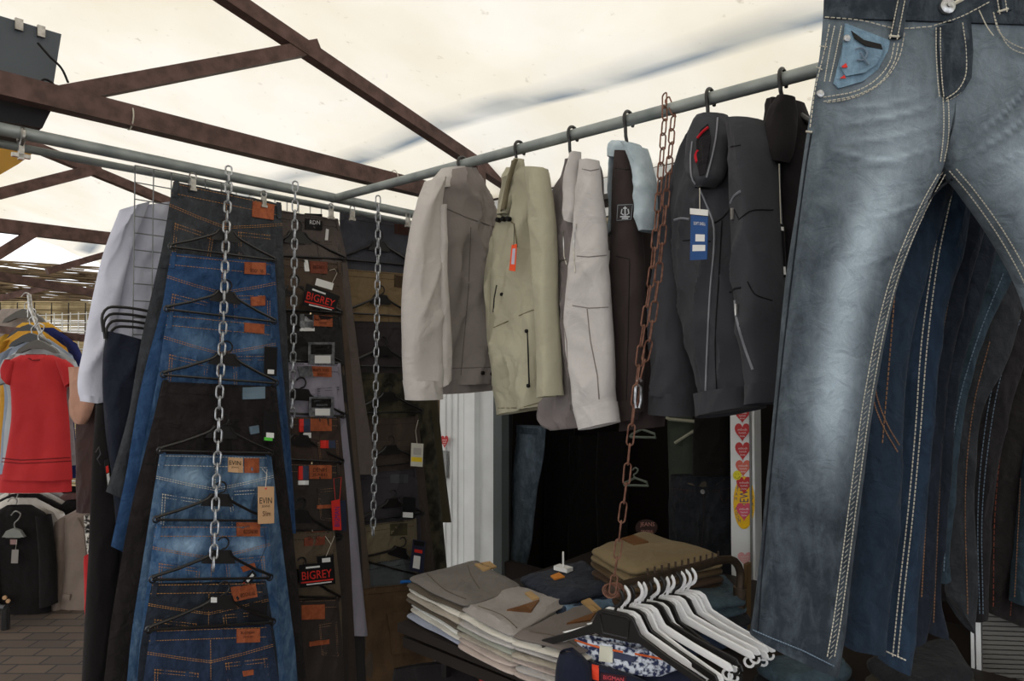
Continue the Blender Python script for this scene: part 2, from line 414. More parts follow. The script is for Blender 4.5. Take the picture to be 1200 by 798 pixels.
# loudspeaker box behind the truss post
def speaker():
    pl = PE(-2.17); t = thing('speaker_cabinet', pl.at(30, 150), 'large dark grey box fixed behind the upright brown post, top left corner', 'speaker')
    A = [pl.at(*p) for p in ((-45, 5), (72, 40), (58, 128), (-60, 108))]; mb = MB(); mb.prism(A, -DR * .16); mb.build('cabinet', plain('speaker_grey', (84, 90, 96), .7), t, smooth=False)
    B = [pl.at(*p) for p in ((-70, 98), (60, 126), (47, 152), (-60, 134))]; mb = MB(); mb.prism([p + DR * .02 for p in B], -DR * .2); mb.build('base_panel', plain('speaker_base', (38, 37, 40), .6), t, smooth=False)
    for x, y in ((21, 30), (47, 38)):
        mb = MB(); c = pl.at(x, y); mb.box(c + DR * .008, DL * .018, DR * .01, Vector((0, 0, .03))); mb.build('bracket', M_chrome, t, smooth=False)
speaker()
mb = MB(); mb.tube([PE(-2.14).at(*p) for p in curvepts([(44, 50), (58, 66), (72, 80), (80, 97)], 14)], .003, 6)
mb.tube([PE(-2.12).at(*p) for p in curvepts([(42, 103), (52, 93), (62, 98), (66, 104)], 14)], .003, 6)
setp(mb.build('power_cable', M_ink), 'thin black cable looping from the speaker down to the beam', 'cable')
# yellow tarp scrap at far left
m_y = mat('yellow_canvas', (206, 168, 88), rough=.9, trans=.5)
pl = PE(-3.6); mb = MB(); q = [(-40, 168), (8, 170), (38, 180), (22, 192), (-2, 206), (-40, 222)]
mb.prism([pl.at(*p) for p in q], DR * .004); setp(mb.build('yellow_canvas', m_y, smooth=False), 'yellow canvas flap at the left edge below the rails', 'canvas')
# white wire grid whose top edge shows between the two left rails
def wiregrid(name, pl, e_q0, e_q1, z0, z1, dq, dz, r, m, label, cat='wire grid', e=-2.15):
    t = thing(name, wp(e, (e_q0 + e_q1) / 2, z0), label, cat); mb = MB(); q = e_q0
    while q <= e_q1 + 1e-6: mb.tube([wp(e, q, z0), wp(e, q, z1)], r, 5); q += dq
    mb.build('upright_wires', m, t); mb = MB(); z = z1
    while z >= z0 - 1e-6: mb.tube([wp(e - r * 1.6, e_q0, z), wp(e - r * 1.6, e_q1, z)], r, 5); z -= dz
    mb.build('cross_wires', m, t); return t
def qof(px, e):
    d = ray(px, 420); r = DR.dot(d); Y = e / r; p = d * Y; return DL.dot(p) - Q0
M_wwire = plain('white_wire', (225, 225, 220), .5)
M_gwire = plain('grey_wire', (120, 122, 124), .5, metal=.4)
wiregrid('wire_grid', None, qof(207, -2.34), qof(480, -2.34), .9, ZR + .028, .05, .05, .0026, M_wwire, 'white wire display grid behind the jeans, its top edge between the rails', e=-2.34)
wiregrid('wire_grid', None, qof(155, -2.155), qof(155, -2.155) + .3, 1.55, ZR - .01, .052, .05, .0018, M_gwire, 'bare grey wire grid hanging in front of the white shirt', e=-2.155)
# kiosk
QK = .95
M_wf = plain('white_window_frame', (226, 228, 228), .4)
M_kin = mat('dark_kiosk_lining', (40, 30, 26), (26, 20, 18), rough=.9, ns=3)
def kbox(name, e0, e1, q0, q1, z0, z1, m):
    mb = MB(); mb.box(wp((e0 + e1) / 2, (q0 + q1) / 2, (z0 + z1) / 2), DR * (e1 - e0), DL * (q1 - q0), Vector((0, 0, z1 - z0))); return struct(mb.build(name, m, smooth=False))
eL = DR.dot(PQ(QK).at(517, 500)); eP = DR.dot(PQ(QK).at(580, 500)); eH0 = DR.dot(PQ(QK).at(859, 560)); eH1 = DR.dot(PQ(QK).at(887, 560))
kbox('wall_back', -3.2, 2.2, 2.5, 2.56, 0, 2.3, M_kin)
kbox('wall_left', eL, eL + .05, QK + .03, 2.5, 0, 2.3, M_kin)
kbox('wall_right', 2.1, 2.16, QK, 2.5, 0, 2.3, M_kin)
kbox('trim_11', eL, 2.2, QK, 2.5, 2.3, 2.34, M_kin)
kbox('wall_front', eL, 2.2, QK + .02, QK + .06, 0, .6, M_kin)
# header of the kiosk
kbox('trim_12', eL, 2.2, QK - .05, QK + .04, EYE + .67, EYE + .735, M_wf)
kbox('trim_13', eL, 2.2, QK - .02, QK + .04, EYE + .585, EYE + .62, M_wf)
kbox('trim_14', eL, 2.2, QK + .03, QK + .08, EYE + .44, EYE + .7, plain('gap_shade', (50, 44, 40)))  # solid dark board in place of the open gap, shade painted as colour
mb = MB(); mb.tube([wp(eL + .1, QK - .03, EYE + .55), wp(2.1, QK - .03, EYE + .55)], .026, 14); struct(mb.build('trim_15', plain('shutter_roll', (150, 140, 122), .6)))
for i, (x0, x1) in enumerate(((700, 719), (744, 768))):
    a = DR.dot(PQ(QK).at(x0, 300)); b = DR.dot(PQ(QK).at(x1, 300)); kbox('trim_%d' % (16 + i), a, b, QK - .04, QK + .02, EYE + .16, EYE + .44, plain('pale_panel', (186, 186, 180), .6))
# ribbed white post on the left
mbp = MB()
for (x0, x1, dq) in ((517, 545, 0), (549, 561, -.02), (561, 578, .015)):
    a = DR.dot(PQ(QK).at(x0, 560)); b = DR.dot(PQ(QK).at(x1, 560))
    mbp.box(wp((a + b) / 2, QK + .02 + dq, 1.08), DR * (b - a), DL * .06, Vector((0, 0, 2.16)))
for x in (524, 531, 538):
    a = DR.dot(PQ(QK).at(x, 560)); mbp.tube([wp(a, QK - .012, 0), wp(a, QK - .012, 2.1)], .006, 6)
struct(mbp.build('window_1', M_wf, smooth=False))
kbox('window_2', DR.dot(PQ(QK).at(578, 560)), DR.dot(PQ(QK).at(588, 560)), QK + .0, QK + .05, 0, 2.1, plain('grey_seal', (84, 90, 90), .4))
# sticker strip post
kbox('window_3', eH0, eH1, QK - .02, QK + .04, 0, 2.1, M_wf)
mb = MB(); a = DR.dot(PQ(QK).at(883, 560)); mb.box(wp(a, QK - .024, 1.05), DR * .006, DL * .008, Vector((0, 0, 2.1))); struct(mb.build('trim_18', plain('grey_bead', (120, 120, 118)), smooth=False))
# far right post and ribbed shutter
PS = PQ(.62)
def pbox(name, pl, q, th, m, kind=True):
    mb = MB(); mb.prism([pl.at(*p) for p in q], -pl.n * th); o = mb.build(name, m, smooth=False); return struct(o) if kind else o
pbox('trim_19', PS, [(1137, 715), (1141, 715), (1143, 830), (1139, 830)], .04, M_wf)
pbox('trim_20', PS, [(1143, 715), (1149, 715), (1151, 830), (1145, 830)], .04, M_wf)
mbs = MB()
for k in range(26):
    y = 690 + k * 5.5; mbs.prism([PS.at(*p, 0) for p in ((1151, y), (1270, y + 4), (1270, y + 8.2), (1151, y + 4.2))], -PS.n * .02)
struct(mbs.build('wall_right_shutter', plain('grey_shutter', (104, 102, 98), .5), smooth=False)).name = 'trim_21'
pbox('trim_22', Plane(DL, .64 + Q0), [(1151, 700), (1280, 705), (1280, 860), (1151, 860)], .02, plain('shutter_back', (66, 64, 62)))
# neighbour's shade roof: loose sticks with sky between them
def sticks():
    mb = MB(); rnd = random.Random(3)
    for i in range(1500):
        e = rnd.uniform(-15.5, -6.9); q = rnd.uniform(-3, 7); ln = rnd.uniform(.5, 1.6); a = rnd.gauss(0, .45)
        d = DL * math.cos(a) + DR * math.sin(a); c = wp(e, q, EYE + .78 + rnd.uniform(-.03, .05)); w = rnd.uniform(.012, .04)
        mb.bar(c - d * ln / 2, c + d * ln / 2, w, .012)
    o = mb.build('reed_roofing', mat('weathered_reed', (128, 108, 78), (64, 50, 38), rough=.9, ns=5), smooth=False)
    setp(o, 'loose brown reed shade roof of the neighbouring stall with sky showing through', 'reed roof', kind='stuff')
    for i, (x0, y0, x1, y1) in enumerate(((-10, 322, 118, 345), (55, 318, 125, 298), (-10, 352, 60, 335))):
        pl = PE(-5.2 - i * .8); chord('trim_%d' % (23 + i), pl.at(x0, y0), pl.at(x1, y1), .05, .05)
sticks()
# reed screen behind the clothes racks
def screen():
    t = thing('reed_screen', (-5.2, 6.3, 0), 'pale reed screen standing behind the far clothes racks', 'screen'); mb = MB(); rnd = random.Random(9)
    for k in range(178):
        z = .02 + k * .0118; mb.tube([Vector((-8 + 1.6 * j, 6.5 + rnd.uniform(-.01, .01) + j * .12, z + rnd.uniform(-.004, .004))) for j in range(5)], .0052, 5)
    mb.build('reeds', mat('pale_reed', (196, 180, 138), (140, 122, 88), rough=.9, ns=7), t)
    mb = MB()
    for k in range(40): x = -7.9 + k * .16; mb.tube([(x, 6.48 + (x + 8) / 1.6 * .12 - .02, 0), (x, 6.48 + (x + 8) / 1.6 * .12 - .02, 2.1)], .006, 5)
    mb.build('binding_wires', plain('dark_wire', (60, 52, 44)), t)
screen()
def farwall():
    mb = MB(); mb.box((-5, 12.5, 1.0), Vector((16, 0, 0)), Vector((0, .1, 0)), Vector((0, 0, 2.0))); struct(mb.build('wall_far', mat('distant_stalls', (96, 78, 58), (52, 42, 34), rough=.9, ns=2), smooth=False))
farwall()
# ================================================================ PROTOTYPES: hangers, chains, clips
def hook_pts(h0, r, n=16, side=1, reach=1.15):
    """hanger hook: stem up from z=0, loop of radius r, opening on one side (local x,z)"""
    pts = [(0, 0), (0, h0 * .4), (side * r * .25, h0 * .75)]
    for i in range(n):
        a = -math.pi * .28 + math.pi * reach * i / (n - 1); pts.append((side * r * math.cos(a), h0 + r * .7 + r * math.sin(a)))
    return pts
def make_trouser_hanger(m=None, label='', group=None):
    m = m or M_black
    t = thing('trouser_hanger', (0, 0, 0), label, 'hanger', group)
    mb = MB(); mb.tube([(x, 0, z + .078) for x, z in hook_pts(.012, .02)], .003, 6); mb.build('hook', m, t)
    mb = MB()
    mb.prism([Vector((x, -.003, z)) for x, z in ((-.058, .042), (-.034, .083), (.034, .083), (.058, .042), (.05, .04), (-.05, .04))], Vector((0, .007, 0)))
    for s in (-1, 1):
        mb.tube([(s * x, 0, z) for x, z in ((.028, .079), (.04, .064), (.058, .054), (.13, .024), (.19, .004), (.2, -.002))], .0052, 6)
    mb.build('arms', m, t)
    mb = MB(); mb.tube([(-.2, 0, -.008), (.2, 0, -.008)], .0045, 6); mb.build('bar', m, t)
    for s in (-1, 1):
        mb = MB(); mb.tube([(s * .197 + .011 * math.cos(a), 0, -.006 + .011 * math.sin(a)) for a in [i * math.pi / 6 for i in range(12)]], .0026, 5, closed=True)
        mb.build('end_ring', m, t)
    return t
def copy_tree(o):
    c = o.copy(); C.objects.link(c)
    for ch in [x for x in bpy.data.objects if x.parent == o]:
        d = ch.copy(); C.objects.link(d); d.parent = c
        for g in [x for x in bpy.data.objects if x.parent == ch]:
            h = g.copy(); C.objects.link(h); h.parent = d
    return c
PROT = {}
def place(kind, maker, pl, Lp, Rp, off, label, group, width=.4, dz=0, hookflip=False):
    if kind not in PROT: PROT[kind] = maker(); o = PROT[kind]
    else: o = copy_tree(PROT[kind])
    a = pl.at(*Lp, off); b = pl.at(*Rp, off); X = (b - a); s = X.length / width; X.normalize()
    n = -pl.n; Z = X.cross(n).normalized()
    if Z.z < 0: Z = -Z
    Y = Z.cross(X)
    M = Matrix((X, Y, Z)).transposed().to_4x4()
    o.rotation_euler = M.to_euler(); o.scale = (s, s, s); o.location = (a + b) / 2 + Z * dz
    o['label'] = label; o['category'] = 'hanger'
    if group: o['group'] = group
    elif 'group' in o: del o['group']
    return o
def link_mesh(mb, c, t, side, L, w, r):
    """one oval link centred at c, long axis t, width along side"""
    t = t.normalized(); side = (side - t * side.dot(t)).normalized(); pts = []; h = L / 2 - w / 2
    for i in range(7):
        a = math.pi * i / 6; pts.append(c + t * (h + w / 2 * math.sin(a)) + side * w / 2 * math.cos(a))
    for i in range(7):
        a = math.pi + math.pi * i / 6; pts.append(c + t * (-h + w / 2 * math.sin(a)) + side * w / 2 * math.cos(a))
    mb.tube(pts, r, 5, closed=True)
def chain(name, pts, L, w, r, m, label, side, twist=0):
    P = [Vector(p) for p in pts]; cum = [0]
    for a, b in zip(P, P[1:]): cum.append(cum[-1] + (b - a).length)
    mb = MB(); pitch = L - 2.2 * r; s = 0; k = 0
    def at(s):
        i = 0
        while i < len(P) - 2 and s > cum[i + 1]: i += 1
        return P[i].lerp(P[i + 1], min(1, (s - cum[i]) / (cum[i + 1] - cum[i])))
    while s < cum[-1]:
        c = at(s); t = at(min(s + .01, cum[-1])) - at(max(0, s - .01)); sd = side.copy()
        ang = (k % 2) * math.pi / 2 + math.radians(20) + twist * k + .12 * ns3(k * .7, 3, 1)
        sd = Matrix.Rotation(ang, 3, t.normalized()) @ sd
        link_mesh(mb, c, t, sd, L, w, r); s += pitch; k += 1
    return setp(mb.build(name, m), label, 'chain')
def clip(pl, x, y, label, off=.0):
    c = pl.at(x, y, off); mb = MB(); X = pl.n; D = Vector((-X.y, X.x, 0))
    mb.box(c, D * .014, X * .012, Vector((0, 0, .03))); mb.tube([c + Vector((0, 0, .012)) + D * .01 * math.cos(a) + Vector((0, 0, .012 + .01 * math.sin(a))) for a in [i * math.pi / 6 for i in range(12)]], .0022, 5, closed=True)
    mb.box(c - Vector((0, 0, .016)), D * .02, X * .014, Vector((0, 0, .008)))
    return setp(mb.build('metal_clip', M_chrome, smooth=False), label, 'clip', 'metal clips on the left rail')
# ================================================================ TROUSERS ON THE LEFT WALL
def poly_x(pts, y):
    if y <= pts[0][1]: return pts[0][0]
    for a, b in zip(pts, pts[1:]):
        if y <= b[1]: return a[0] + (b[0] - a[0]) * (y - a[1]) / (b[1] - a[1])
    return pts[-1][0]
class Pants:
    def __init__(s, label, pl, off, Lp, Rp, m, stitch, rise=100, scale=1.0, hemw=58, group=None, th=.022, legs='LR', fold=.006, wr=.004, centre=.5, band=True, dash=3.0, pockets='LR', yoke=True, cat='trousers', name='trousers'):
        s.pl, s.off, s.L, s.R, s.sc = pl, off, Lp, Rp, scale
        yl, yr = Lp[0][1], Rp[0][1]; s.yl, s.yr = yl, yr
        s.t = thing(name, pl.at((Lp[0][0] + Rp[0][0]) / 2, max(Lp[-1][1], Rp[-1][1]), off), label, cat, group)
        H = rise; rows = []
        for k in range(6):
            d = H * k / 5; rows.append((poly_x(Lp, yl + d), yl + d, poly_x(Rp, yr + d), yr + d, .0 if k < 5 else -.004))
        s.body = panel('hip_section', rows, pl, th, m, s.t, nv=26, nu=26, off=off, fold=fold, wr=wr, wf=16)
        s.parts = [s.body]; ym = (yl + yr) / 2 + H
        xm = poly_x(Lp, yl + H) * (1 - centre) + poly_x(Rp, yr + H) * centre
        for sd, pts in (('L', Lp), ('R', Rp)):
            if sd not in legs: continue
            y0 = (yl if sd == 'L' else yr) + H - 12; y1 = pts[-1][1]
            if y1 - y0 < 20: continue
            rows = []
            for k in range(7):
                f = k / 6; y = y0 + (y1 - y0) * f; xo = poly_x(pts, y)
                xi = xm + (( pts[-1][0] + (hemw if sd == 'L' else -hemw)) - xm) * f
                yi = ym - 12 + (y1 - (ym - 12)) * f + (10 * f if sd == 'L' else 0)
                rows.append((xo, y, xi, yi, -.006) if sd == 'L' else (xi, yi, xo, y, -.006))
            s.parts.append(panel('leg', rows, pl, th * .9, m, s.t, nv=44, nu=14, off=off, fold=.006, wr=.002, wf=9, ff=14))
        s.sf = Surf([s.body], pl, off); s.st = stitch
        k = scale
        if band:
            mb = MB(); P = s.P
            dline(mb, [P(u / 12, 13 * k) for u in range(13)], s.sf, .0009, dash=dash)
            dline(mb, [P(u / 12, 2 * k) for u in range(13)], s.sf, .0009, dash=dash)
            if yoke:
                for o_ in (0, 2.2):
                    dline(mb, [P(0, (26 + o_) * k), P(.25, (33 + o_) * k), P(.5, (39 + o_) * k), P(.75, (31 + o_) * k), P(1, (22 + o_) * k)], s.sf, .0008, dash=dash)
                dline(mb, [P(.5, 14 * k), P(.5, 40 * k), P(.5, H * .9)], s.sf, .0009, dash=dash)
            mb.build('stitching', stitch, s.t)
            for u in (.03, .97):
                dquad('belt_loop', [P(u - .02, -2 * k), P(u + .02, -2 * k), P(u + .02, 17 * k), P(u - .02, 17 * k)], s.sf, m, s.t, th=.004, nu=1, nv=3)
        for c in pockets:
            a, b = (.06, .42) if c == 'L' else (.6, .95); y0 = 44 * k if c == 'L' else 40 * k
            P = s.P; q = [P(a, y0), P(b, y0 + (7 if c == 'L' else -5) * k), P(b - .02, y0 + 58 * k), P(a + .03, y0 + 54 * k)]
            pk = dquad('back_pocket', q, s.sf, m, s.t, th=.0025, nu=6, nv=6)
            mb = MB()
            ins = lambda u, v: tuple(Vector(q[0]).lerp(Vector(q[1]), u).lerp(Vector(q[3]).lerp(Vector(q[2]), u), v))
            for e in (.04, .10):
                dline(mb, [ins(e, .03), ins(e, 1 - e), ins(1 - e, 1 - e), ins(1 - e, .03)], s.sf, .0008, dash=dash, lift=.0032)
            dline(mb, [ins(.02, .05), ins(.98, .05)], s.sf, .0009, dash=dash, lift=.0032)
            dline(mb, [ins(.02, .12), ins(.98, .12)], s.sf, .0008, dash=dash, lift=.0032)
            mb.build('pocket_stitching', stitch, pk)
    def P(s, u, dy):
        xl, xr = poly_x(s.L, s.yl + dy), poly_x(s.R, s.yr + dy)
        return (xl + (xr - xl) * u, s.yl + (s.yr - s.yl) * u + dy)
    def patch(s, q, m=None, txt=None, ink=None, name='waist_patch', lift=.002):
        if len(q) == 4 and not isinstance(q[0], tuple): q = rect(*q)
        m = m or M_leather
        o = dquad(name, q, s.sf, m, s.t, th=.002, lift=lift, nu=3, nv=2, label={'tan_leather_patch': 'tan leather patch', 'reddish_leather_patch': 'reddish brown leather patch'}.get(m.name))
        if txt:
            c = [Vector(p) for p in q]; f = lambda u, v: tuple(c[0].lerp(c[1], u).lerp(c[3].lerp(c[2], u), v))
            for (tx, u0, v0, u1, v1) in txt: text(tx, [f(u0, v0), f(u1, v0), f(u1, v1), f(u0, v1)], s.sf, ink or M_inkbrown, o, lift=.0065 + lift)
        return o
PA = PE(-2.06)
def tag_card(parent, pl, off, q, m, string=None, sm=None, txt=(), blocks=(), label=None, name='swing_tag', sfm=None):
    """a hanging card on a flat plane in front of the garment, with string and printing"""
    class FP:
        n = pl.n
    sf = type('o', (), {})(); sf.pl = pl; sf.at = lambda x, y, lift=0: pl.at(x, y, off + lift)
    mb = MB(); mb.prism([pl.at(x, y, off) for x, y in q], pl.n * .0012); o = mb.build(name, m, parent, smooth=False, label=label)
    c = [Vector(p) for p in q]; f = lambda u, v: tuple(c[0].lerp(c[1], u).lerp(c[3].lerp(c[2], u), v))
    if string: mb = MB(); mb.tube([pl.at(x, y, off + .001) for x, y in string], .0009, 5); mb.build('string', sm or M_cream, o)
    for (u0, v0, u1, v1, bm) in blocks:
        mb = MB(); mb.prism([pl.at(*f(u, v), off + .0012) for u, v in ((u0, v0), (u1, v0), (u1, v1), (u0, v1))], pl.n * .0004); mb.build('printed_panel', bm, o, smooth=False)
    for (tx, u0, v0, u1, v1, im) in txt: text(tx, [f(u0, v0), f(u1, v0), f(u1, v1), f(u0, v1)], sf, im, o, lift=.0022)
    return o
def wjean(c0, c1, amt):     # worn wash across seat and thighs
    return lambda u, v: amt * (math.exp(-((u - c0) / .14) ** 2) + math.exp(-((u - c1) / .14) ** 2)) * math.exp(-((v - .45) / .35) ** 2)
D_char = denim('charcoal_denim', (54, 56, 60), (88, 92, 98))
D_blue = denim('mid_blue_denim', (44, 70, 104), (104, 136, 168))
D_blue2 = denim('strong_blue_denim', (40, 66, 102), (74, 106, 144))
D_blk = denim('black_twill', (34, 30, 30), grain=.3)
D_light = denim('light_blue_denim', (58, 84, 114), (146, 172, 194))
D_light2 = denim('bright_blue_denim', (54, 86, 124), (146, 174, 200))
D_dark = denim('dark_indigo_denim', (38, 43, 52), (70, 78, 90))
D_navy = denim('navy_denim', (40, 52, 74), (66, 84, 112))
GA = 'jeans in the left column on the chained hangers'
A = []
A.append(Pants('charcoal jeans, topmost of the left column, clipped to the rail', PA, 0, [(203, 213), (190, 290), (165, 400), (148, 500), (124, 576)], [(330, 240), (333, 320), (338, 420), (342, 560)], D_char, M_gold, rise=100, hemw=22))
A[-1].patch([(296, 236), (321, 240), (320, 258), (295, 254)])
A.append(Pants('mid blue jeans on the second row of the left column, below the charcoal pair', PA, .033, [(200, 297), (190, 360), (165, 450), (147, 560), (130, 640)], [(322, 309), (328, 400), (340, 520), (347, 625)], D_blue2, M_gold, hemw=20))
A[-1].patch(rect(286, 307, 311, 321, 1), txt=[('BOGNEAR', .3, .55, .92, .85)]); A[-1].patch(rect(293, 348, 310, 359, -1), name='pocket_patch', lift=.004)
A.append(Pants('blue jeans with a black price tag, third row of the left column', PA, .066, [(196, 368), (185, 440), (165, 540), (150, 640), (134, 703)], [(322, 380), (327, 450), (338, 560), (343, 628)], D_blue, M_gold, hemw=16))
A[-1].patch(rect(286, 378, 309, 389, 2))
A.append(Pants('black twill jeans without visible stitching, fourth row of the left column', PA, .099, [(190, 447), (180, 490), (152, 600), (131, 720), (118, 830)], [(324, 453), (333, 540), (346, 650), (362, 830)], D_blk, M_dkst, rise=96, hemw=60, yoke=False))
A[-1].patch(rect(284, 454, 310, 468, -1), plain('blue_grey_patch', (104, 124, 138), .6)); A[-1].patch([(291, 500), (302, 498), (303, 507), (293, 509)], plain('blue_grey_patch', (104, 124, 138), .6), name='pocket_patch', lift=.004)
A.append(Pants('light washed blue jeans with kraft swing tag, fifth row of the left column', PA, .132, [(187, 532), (170, 640), (154, 740), (146, 830)], [(318, 535), (331, 640), (346, 760), (351, 830)], D_light, M_cream, rise=92, hemw=70))
A[-1].patch(rect(267, 536, 284, 553, 1), M_card, txt=[('EVIN', .1, .2, .9, .5), ('JEANS', .25, .6, .75, .75)], ink=M_ink); A[-1].patch(rect(286, 537, 303, 554, 0))
A.append(Pants('bright blue faded jeans, sixth row of the left column', PA, .165, [(182, 616), (165, 740), (157, 830)], [(314, 616), (327, 720), (340, 830)], D_light2, M_gold, rise=80, hemw=70, scale=.95))
A[-1].patch(rect(277, 612, 304, 628, 0), txt=[('BOGNEAR', .32, .55, .95, .85)]); A[-1].patch([(281, 664), (297, 659), (299, 665), (284, 670)], name='pocket_patch', lift=.004)
A.append(Pants('dark indigo jeans with leather waist patch, second lowest in the left column', PA, .198, [(178, 684), (164, 760), (158, 830)], [(312, 682), (324, 760), (330, 830)], D_dark, M_gold, rise=70, hemw=70, scale=.9))
A[-1].patch([(270, 688), (299, 684), (301, 699), (273, 705)], txt=[('BOGNEAR', .35, .55, .95, .85)])
A.append(Pants('navy jeans, lowest of the left column at the bottom edge', PA, .231, [(176, 738), (168, 800), (160, 860)], [(317, 733), (327, 800), (335, 860)], D_navy, M_gold, rise=110, hemw=60))
A[-1].patch(rect(277, 737, 304, 753, -1), txt=[('BOGNEAR', .2, .2, .8, .4), ('JEANS', .3, .55, .7, .7)]); A[-1].patch([(283, 786), (296, 784), (296, 790), (284, 792)], name='pocket_patch', lift=.004)
for k, f in enumerate((0, 1, 2, 4, 5, 7)):
    o = A[f].body; me = o.data
    if f in (2, 4, 5):
        at = me.attributes.new('wash', 'FLOAT', 'POINT'); vals = []
        n = len(me.vertices); R = 52
        for i in range(n):
            r, j = divmod(i, R); v = min(1, r / 25); u = j / 26 if j <= 26 else (52 - j) / 26
            vals.append(({2: .5, 4: .75, 5: .8}[f]) * (math.exp(-((u - .25) / .13) ** 2) + math.exp(-((u - .78) / .13) ** 2)) * (math.exp(-((v - .28) / .12) ** 2) + .35 * math.exp(-((v - .75) / .2) ** 2)))
        at.data.foreach_set('value', vals)
        for lg in A[f].parts[1:]:
            m2 = lg.data; a2 = m2.attributes.new('wash', 'FLOAT', 'POINT'); a2.data.foreach_set('value', [.45 * math.exp(-(((i % 28 if i % 28 <= 14 else 28 - i % 28) / 14 - .5) / .2) ** 2) for i in range(len(m2.vertices))])
# tags of the left column
tag_card(A[2].t, PA, .105, [(310, 406), (325, 407), (324, 441), (309, 440)], M_blkcard, blocks=[(.3, .78, .8, .93, M_paper)])
tag_card(A[3].t, PA, .15, [(309, 482), (324, 483), (323, 518), (308, 517)], M_blkcard, blocks=[(.25, .7, .85, .87, M_paper), (.1, .86, .75, .97, plain('green_sticker', (90, 200, 70)))], string=[(318, 455), (317, 483)], sm=M_ink)
tag_card(A[4].t, PA, .2, [(302, 570), (321, 570), (321, 613), (302, 614)], M_card, string=[(311, 572), (313, 556), (307, 549), (313, 550), (311, 572)], txt=[('EVIN', .12, .3, .88, .46, M_ink), ('JEANS', .25, .5, .75, .58, M_ink), ('Slim', .3, .66, .8, .8, M_inkbrown)], blocks=[(.45, .03, .55, .08, M_inkred)])
tag_card(A[5].t, PA, .205, [(277, 690), (296, 668), (301, 674), (284, 694)], M_blkcard, blocks=[(.1, .2, .4, .8, M_inkred), (.5, .3, .9, .7, M_paper)], string=[(299, 671), (312, 640), (310, 620)], sm=M_ink)
tag_card(A[6].t, PA, .24, [(292, 706), (313, 706), (312, 728), (291, 726)], M_blkcard)
# hangers
HG = 'black trouser hangers in the left column'
mk = lambda: make_trouser_hanger()
for Lp, Rp, off, lab in (((200, 289), (322, 305), .05, 'black plastic trouser hanger over the charcoal jeans, topmost in the left column'),
                        ((195, 362), (322, 377), .083, 'black trouser hanger holding the third row jeans in the left column'),
                        ((191, 439), (324, 449), .116, 'black trouser hanger holding the black twill jeans by the waist'),
                        ((187, 528), (318, 531), .149, 'black trouser hanger holding the light washed jeans, fifth in the left column'),
                        ((182, 609), (313, 610), .182, 'black trouser hanger holding the faded bright blue jeans'),
                        ((178, 679), (317, 677), .215, 'black trouser hanger hooked to the last link of the first chain'),
                        ((174, 738), (320, 729), .248, 'black trouser hanger holding the lowest navy jeans, small white square on it')):
    h = place('th', mk, PA, Lp, Rp, off, lab, HG, dz=.006)
text_pl = type('o', (), {})(); text_pl.pl = PA; text_pl.at = lambda x, y, lift=0: PA.at(x, y, .256 + lift)
mb = MB(); mb.prism([PA.at(x, y, .256) for x, y in ((247, 700), (254, 700), (254, 706), (247, 706))], PA.n * .001); o = mb.build('size_marker', M_paper, None, smooth=False)
hh = h; o.parent = hh; o.matrix_parent_inverse = Matrix.LocRotScale(hh.location, hh.rotation_euler, hh.scale).inverted()
side = DL
chain('hanging_chain', [PA.at(268, 200, .03), PA.at(268, 214, .05), PA.at(264, 300, .075), PA.at(262, 375, .11), PA.at(258, 450, .14), PA.at(255, 535, .175), PA.at(252, 615, .21), PA.at(250, 672, .235)], .0375, .018, .0028, M_zinc, 'shiny zinc chain hanging down the first column of blue jeans', side)
for x, y, w in ((226, 216, 'above the left end of the charcoal waistband'), (309, 236, 'above the leather patch of the charcoal jeans'), (388, 250, 'above the grey trousers, middle of the left rail'), (413, 252, 'beside the dark chinos of the third column'), (478, 260, 'at the far end of the left rail')):
    clip(PA, x, y, 'small steel clip ' + w, .012)
# ================================================================ SECOND AND THIRD COLUMN
PB = PE(-2.20)
M_redcard = plain('red_card', (196, 44, 36), .6); M_blueink = plain('blue_ink', (40, 44, 120), .6); M_silver = mat('silver_card', (150, 152, 156), (70, 72, 76), rough=.35, metal=.4, ns=60)
M_plaid = plain('dark_blue_label', (58, 66, 88), .8)
def lp(y0, xs): return [(x, y) for x, y in xs]
B = []
def bp(label, L, R, m, st, k, **kw):
    kw.setdefault('rise', 66); kw.setdefault('scale', .7)
    p = Pants(label, PB, .012 * k, L, R, m, st, th=.014, hemw=34, pockets='R', yoke=False, dash=2.5, **kw); B.append(p); return p
F_gb = cloth('grey_brown_twill', (95, 86, 82)); F_br = cloth('brown_twill', (85, 73, 63)); F_bk = cloth('soft_black_twill', (48, 46, 46)); F_li = cloth('lilac_grey_twill', (143, 139, 151)); F_db = cloth('dark_brown_twill', (65, 54, 48)); F_dk = cloth('dark_grey_brown_twill', (56, 51, 48)); F_ol = cloth('olive_grey_cord', (97, 85, 70)); F_db2 = cloth('deep_brown_twill', (58, 51, 48))
bp('grey brown chinos with black waist label, topmost of the second column', [(322, 246), (320, 560)], [(396, 258), (406, 300), (413, 360), (426, 460), (442, 556)], F_gb, M_dkst, 0, rise=60)
B[-1].patch(rect(357, 250, 377, 269, 1), M_ink, txt=[('RDN', .3, .4, .9, .65)], ink=M_paper)
dquad('size_strip', [(382, 268), (385, 269), (382, 306), (378, 306)], B[-1].sf, M_paper, B[-1].t, nu=1, nv=6)
bp('brown trousers with red brown patch, second row of the second column', [(322, 301), (320, 560)], [(399, 309), (409, 400), (420, 540), (436, 700), (440, 830)], F_br, M_dkst, 1, rise=60)
B[-1].patch(rect(363, 306, 383, 320, 1), M_redleather, txt=[('BIGREY', .2, .3, .9, .6)]); B[-1].patch([(355, 304), (360, 305), (362, 318), (357, 318)], M_paper, name='size_tab')
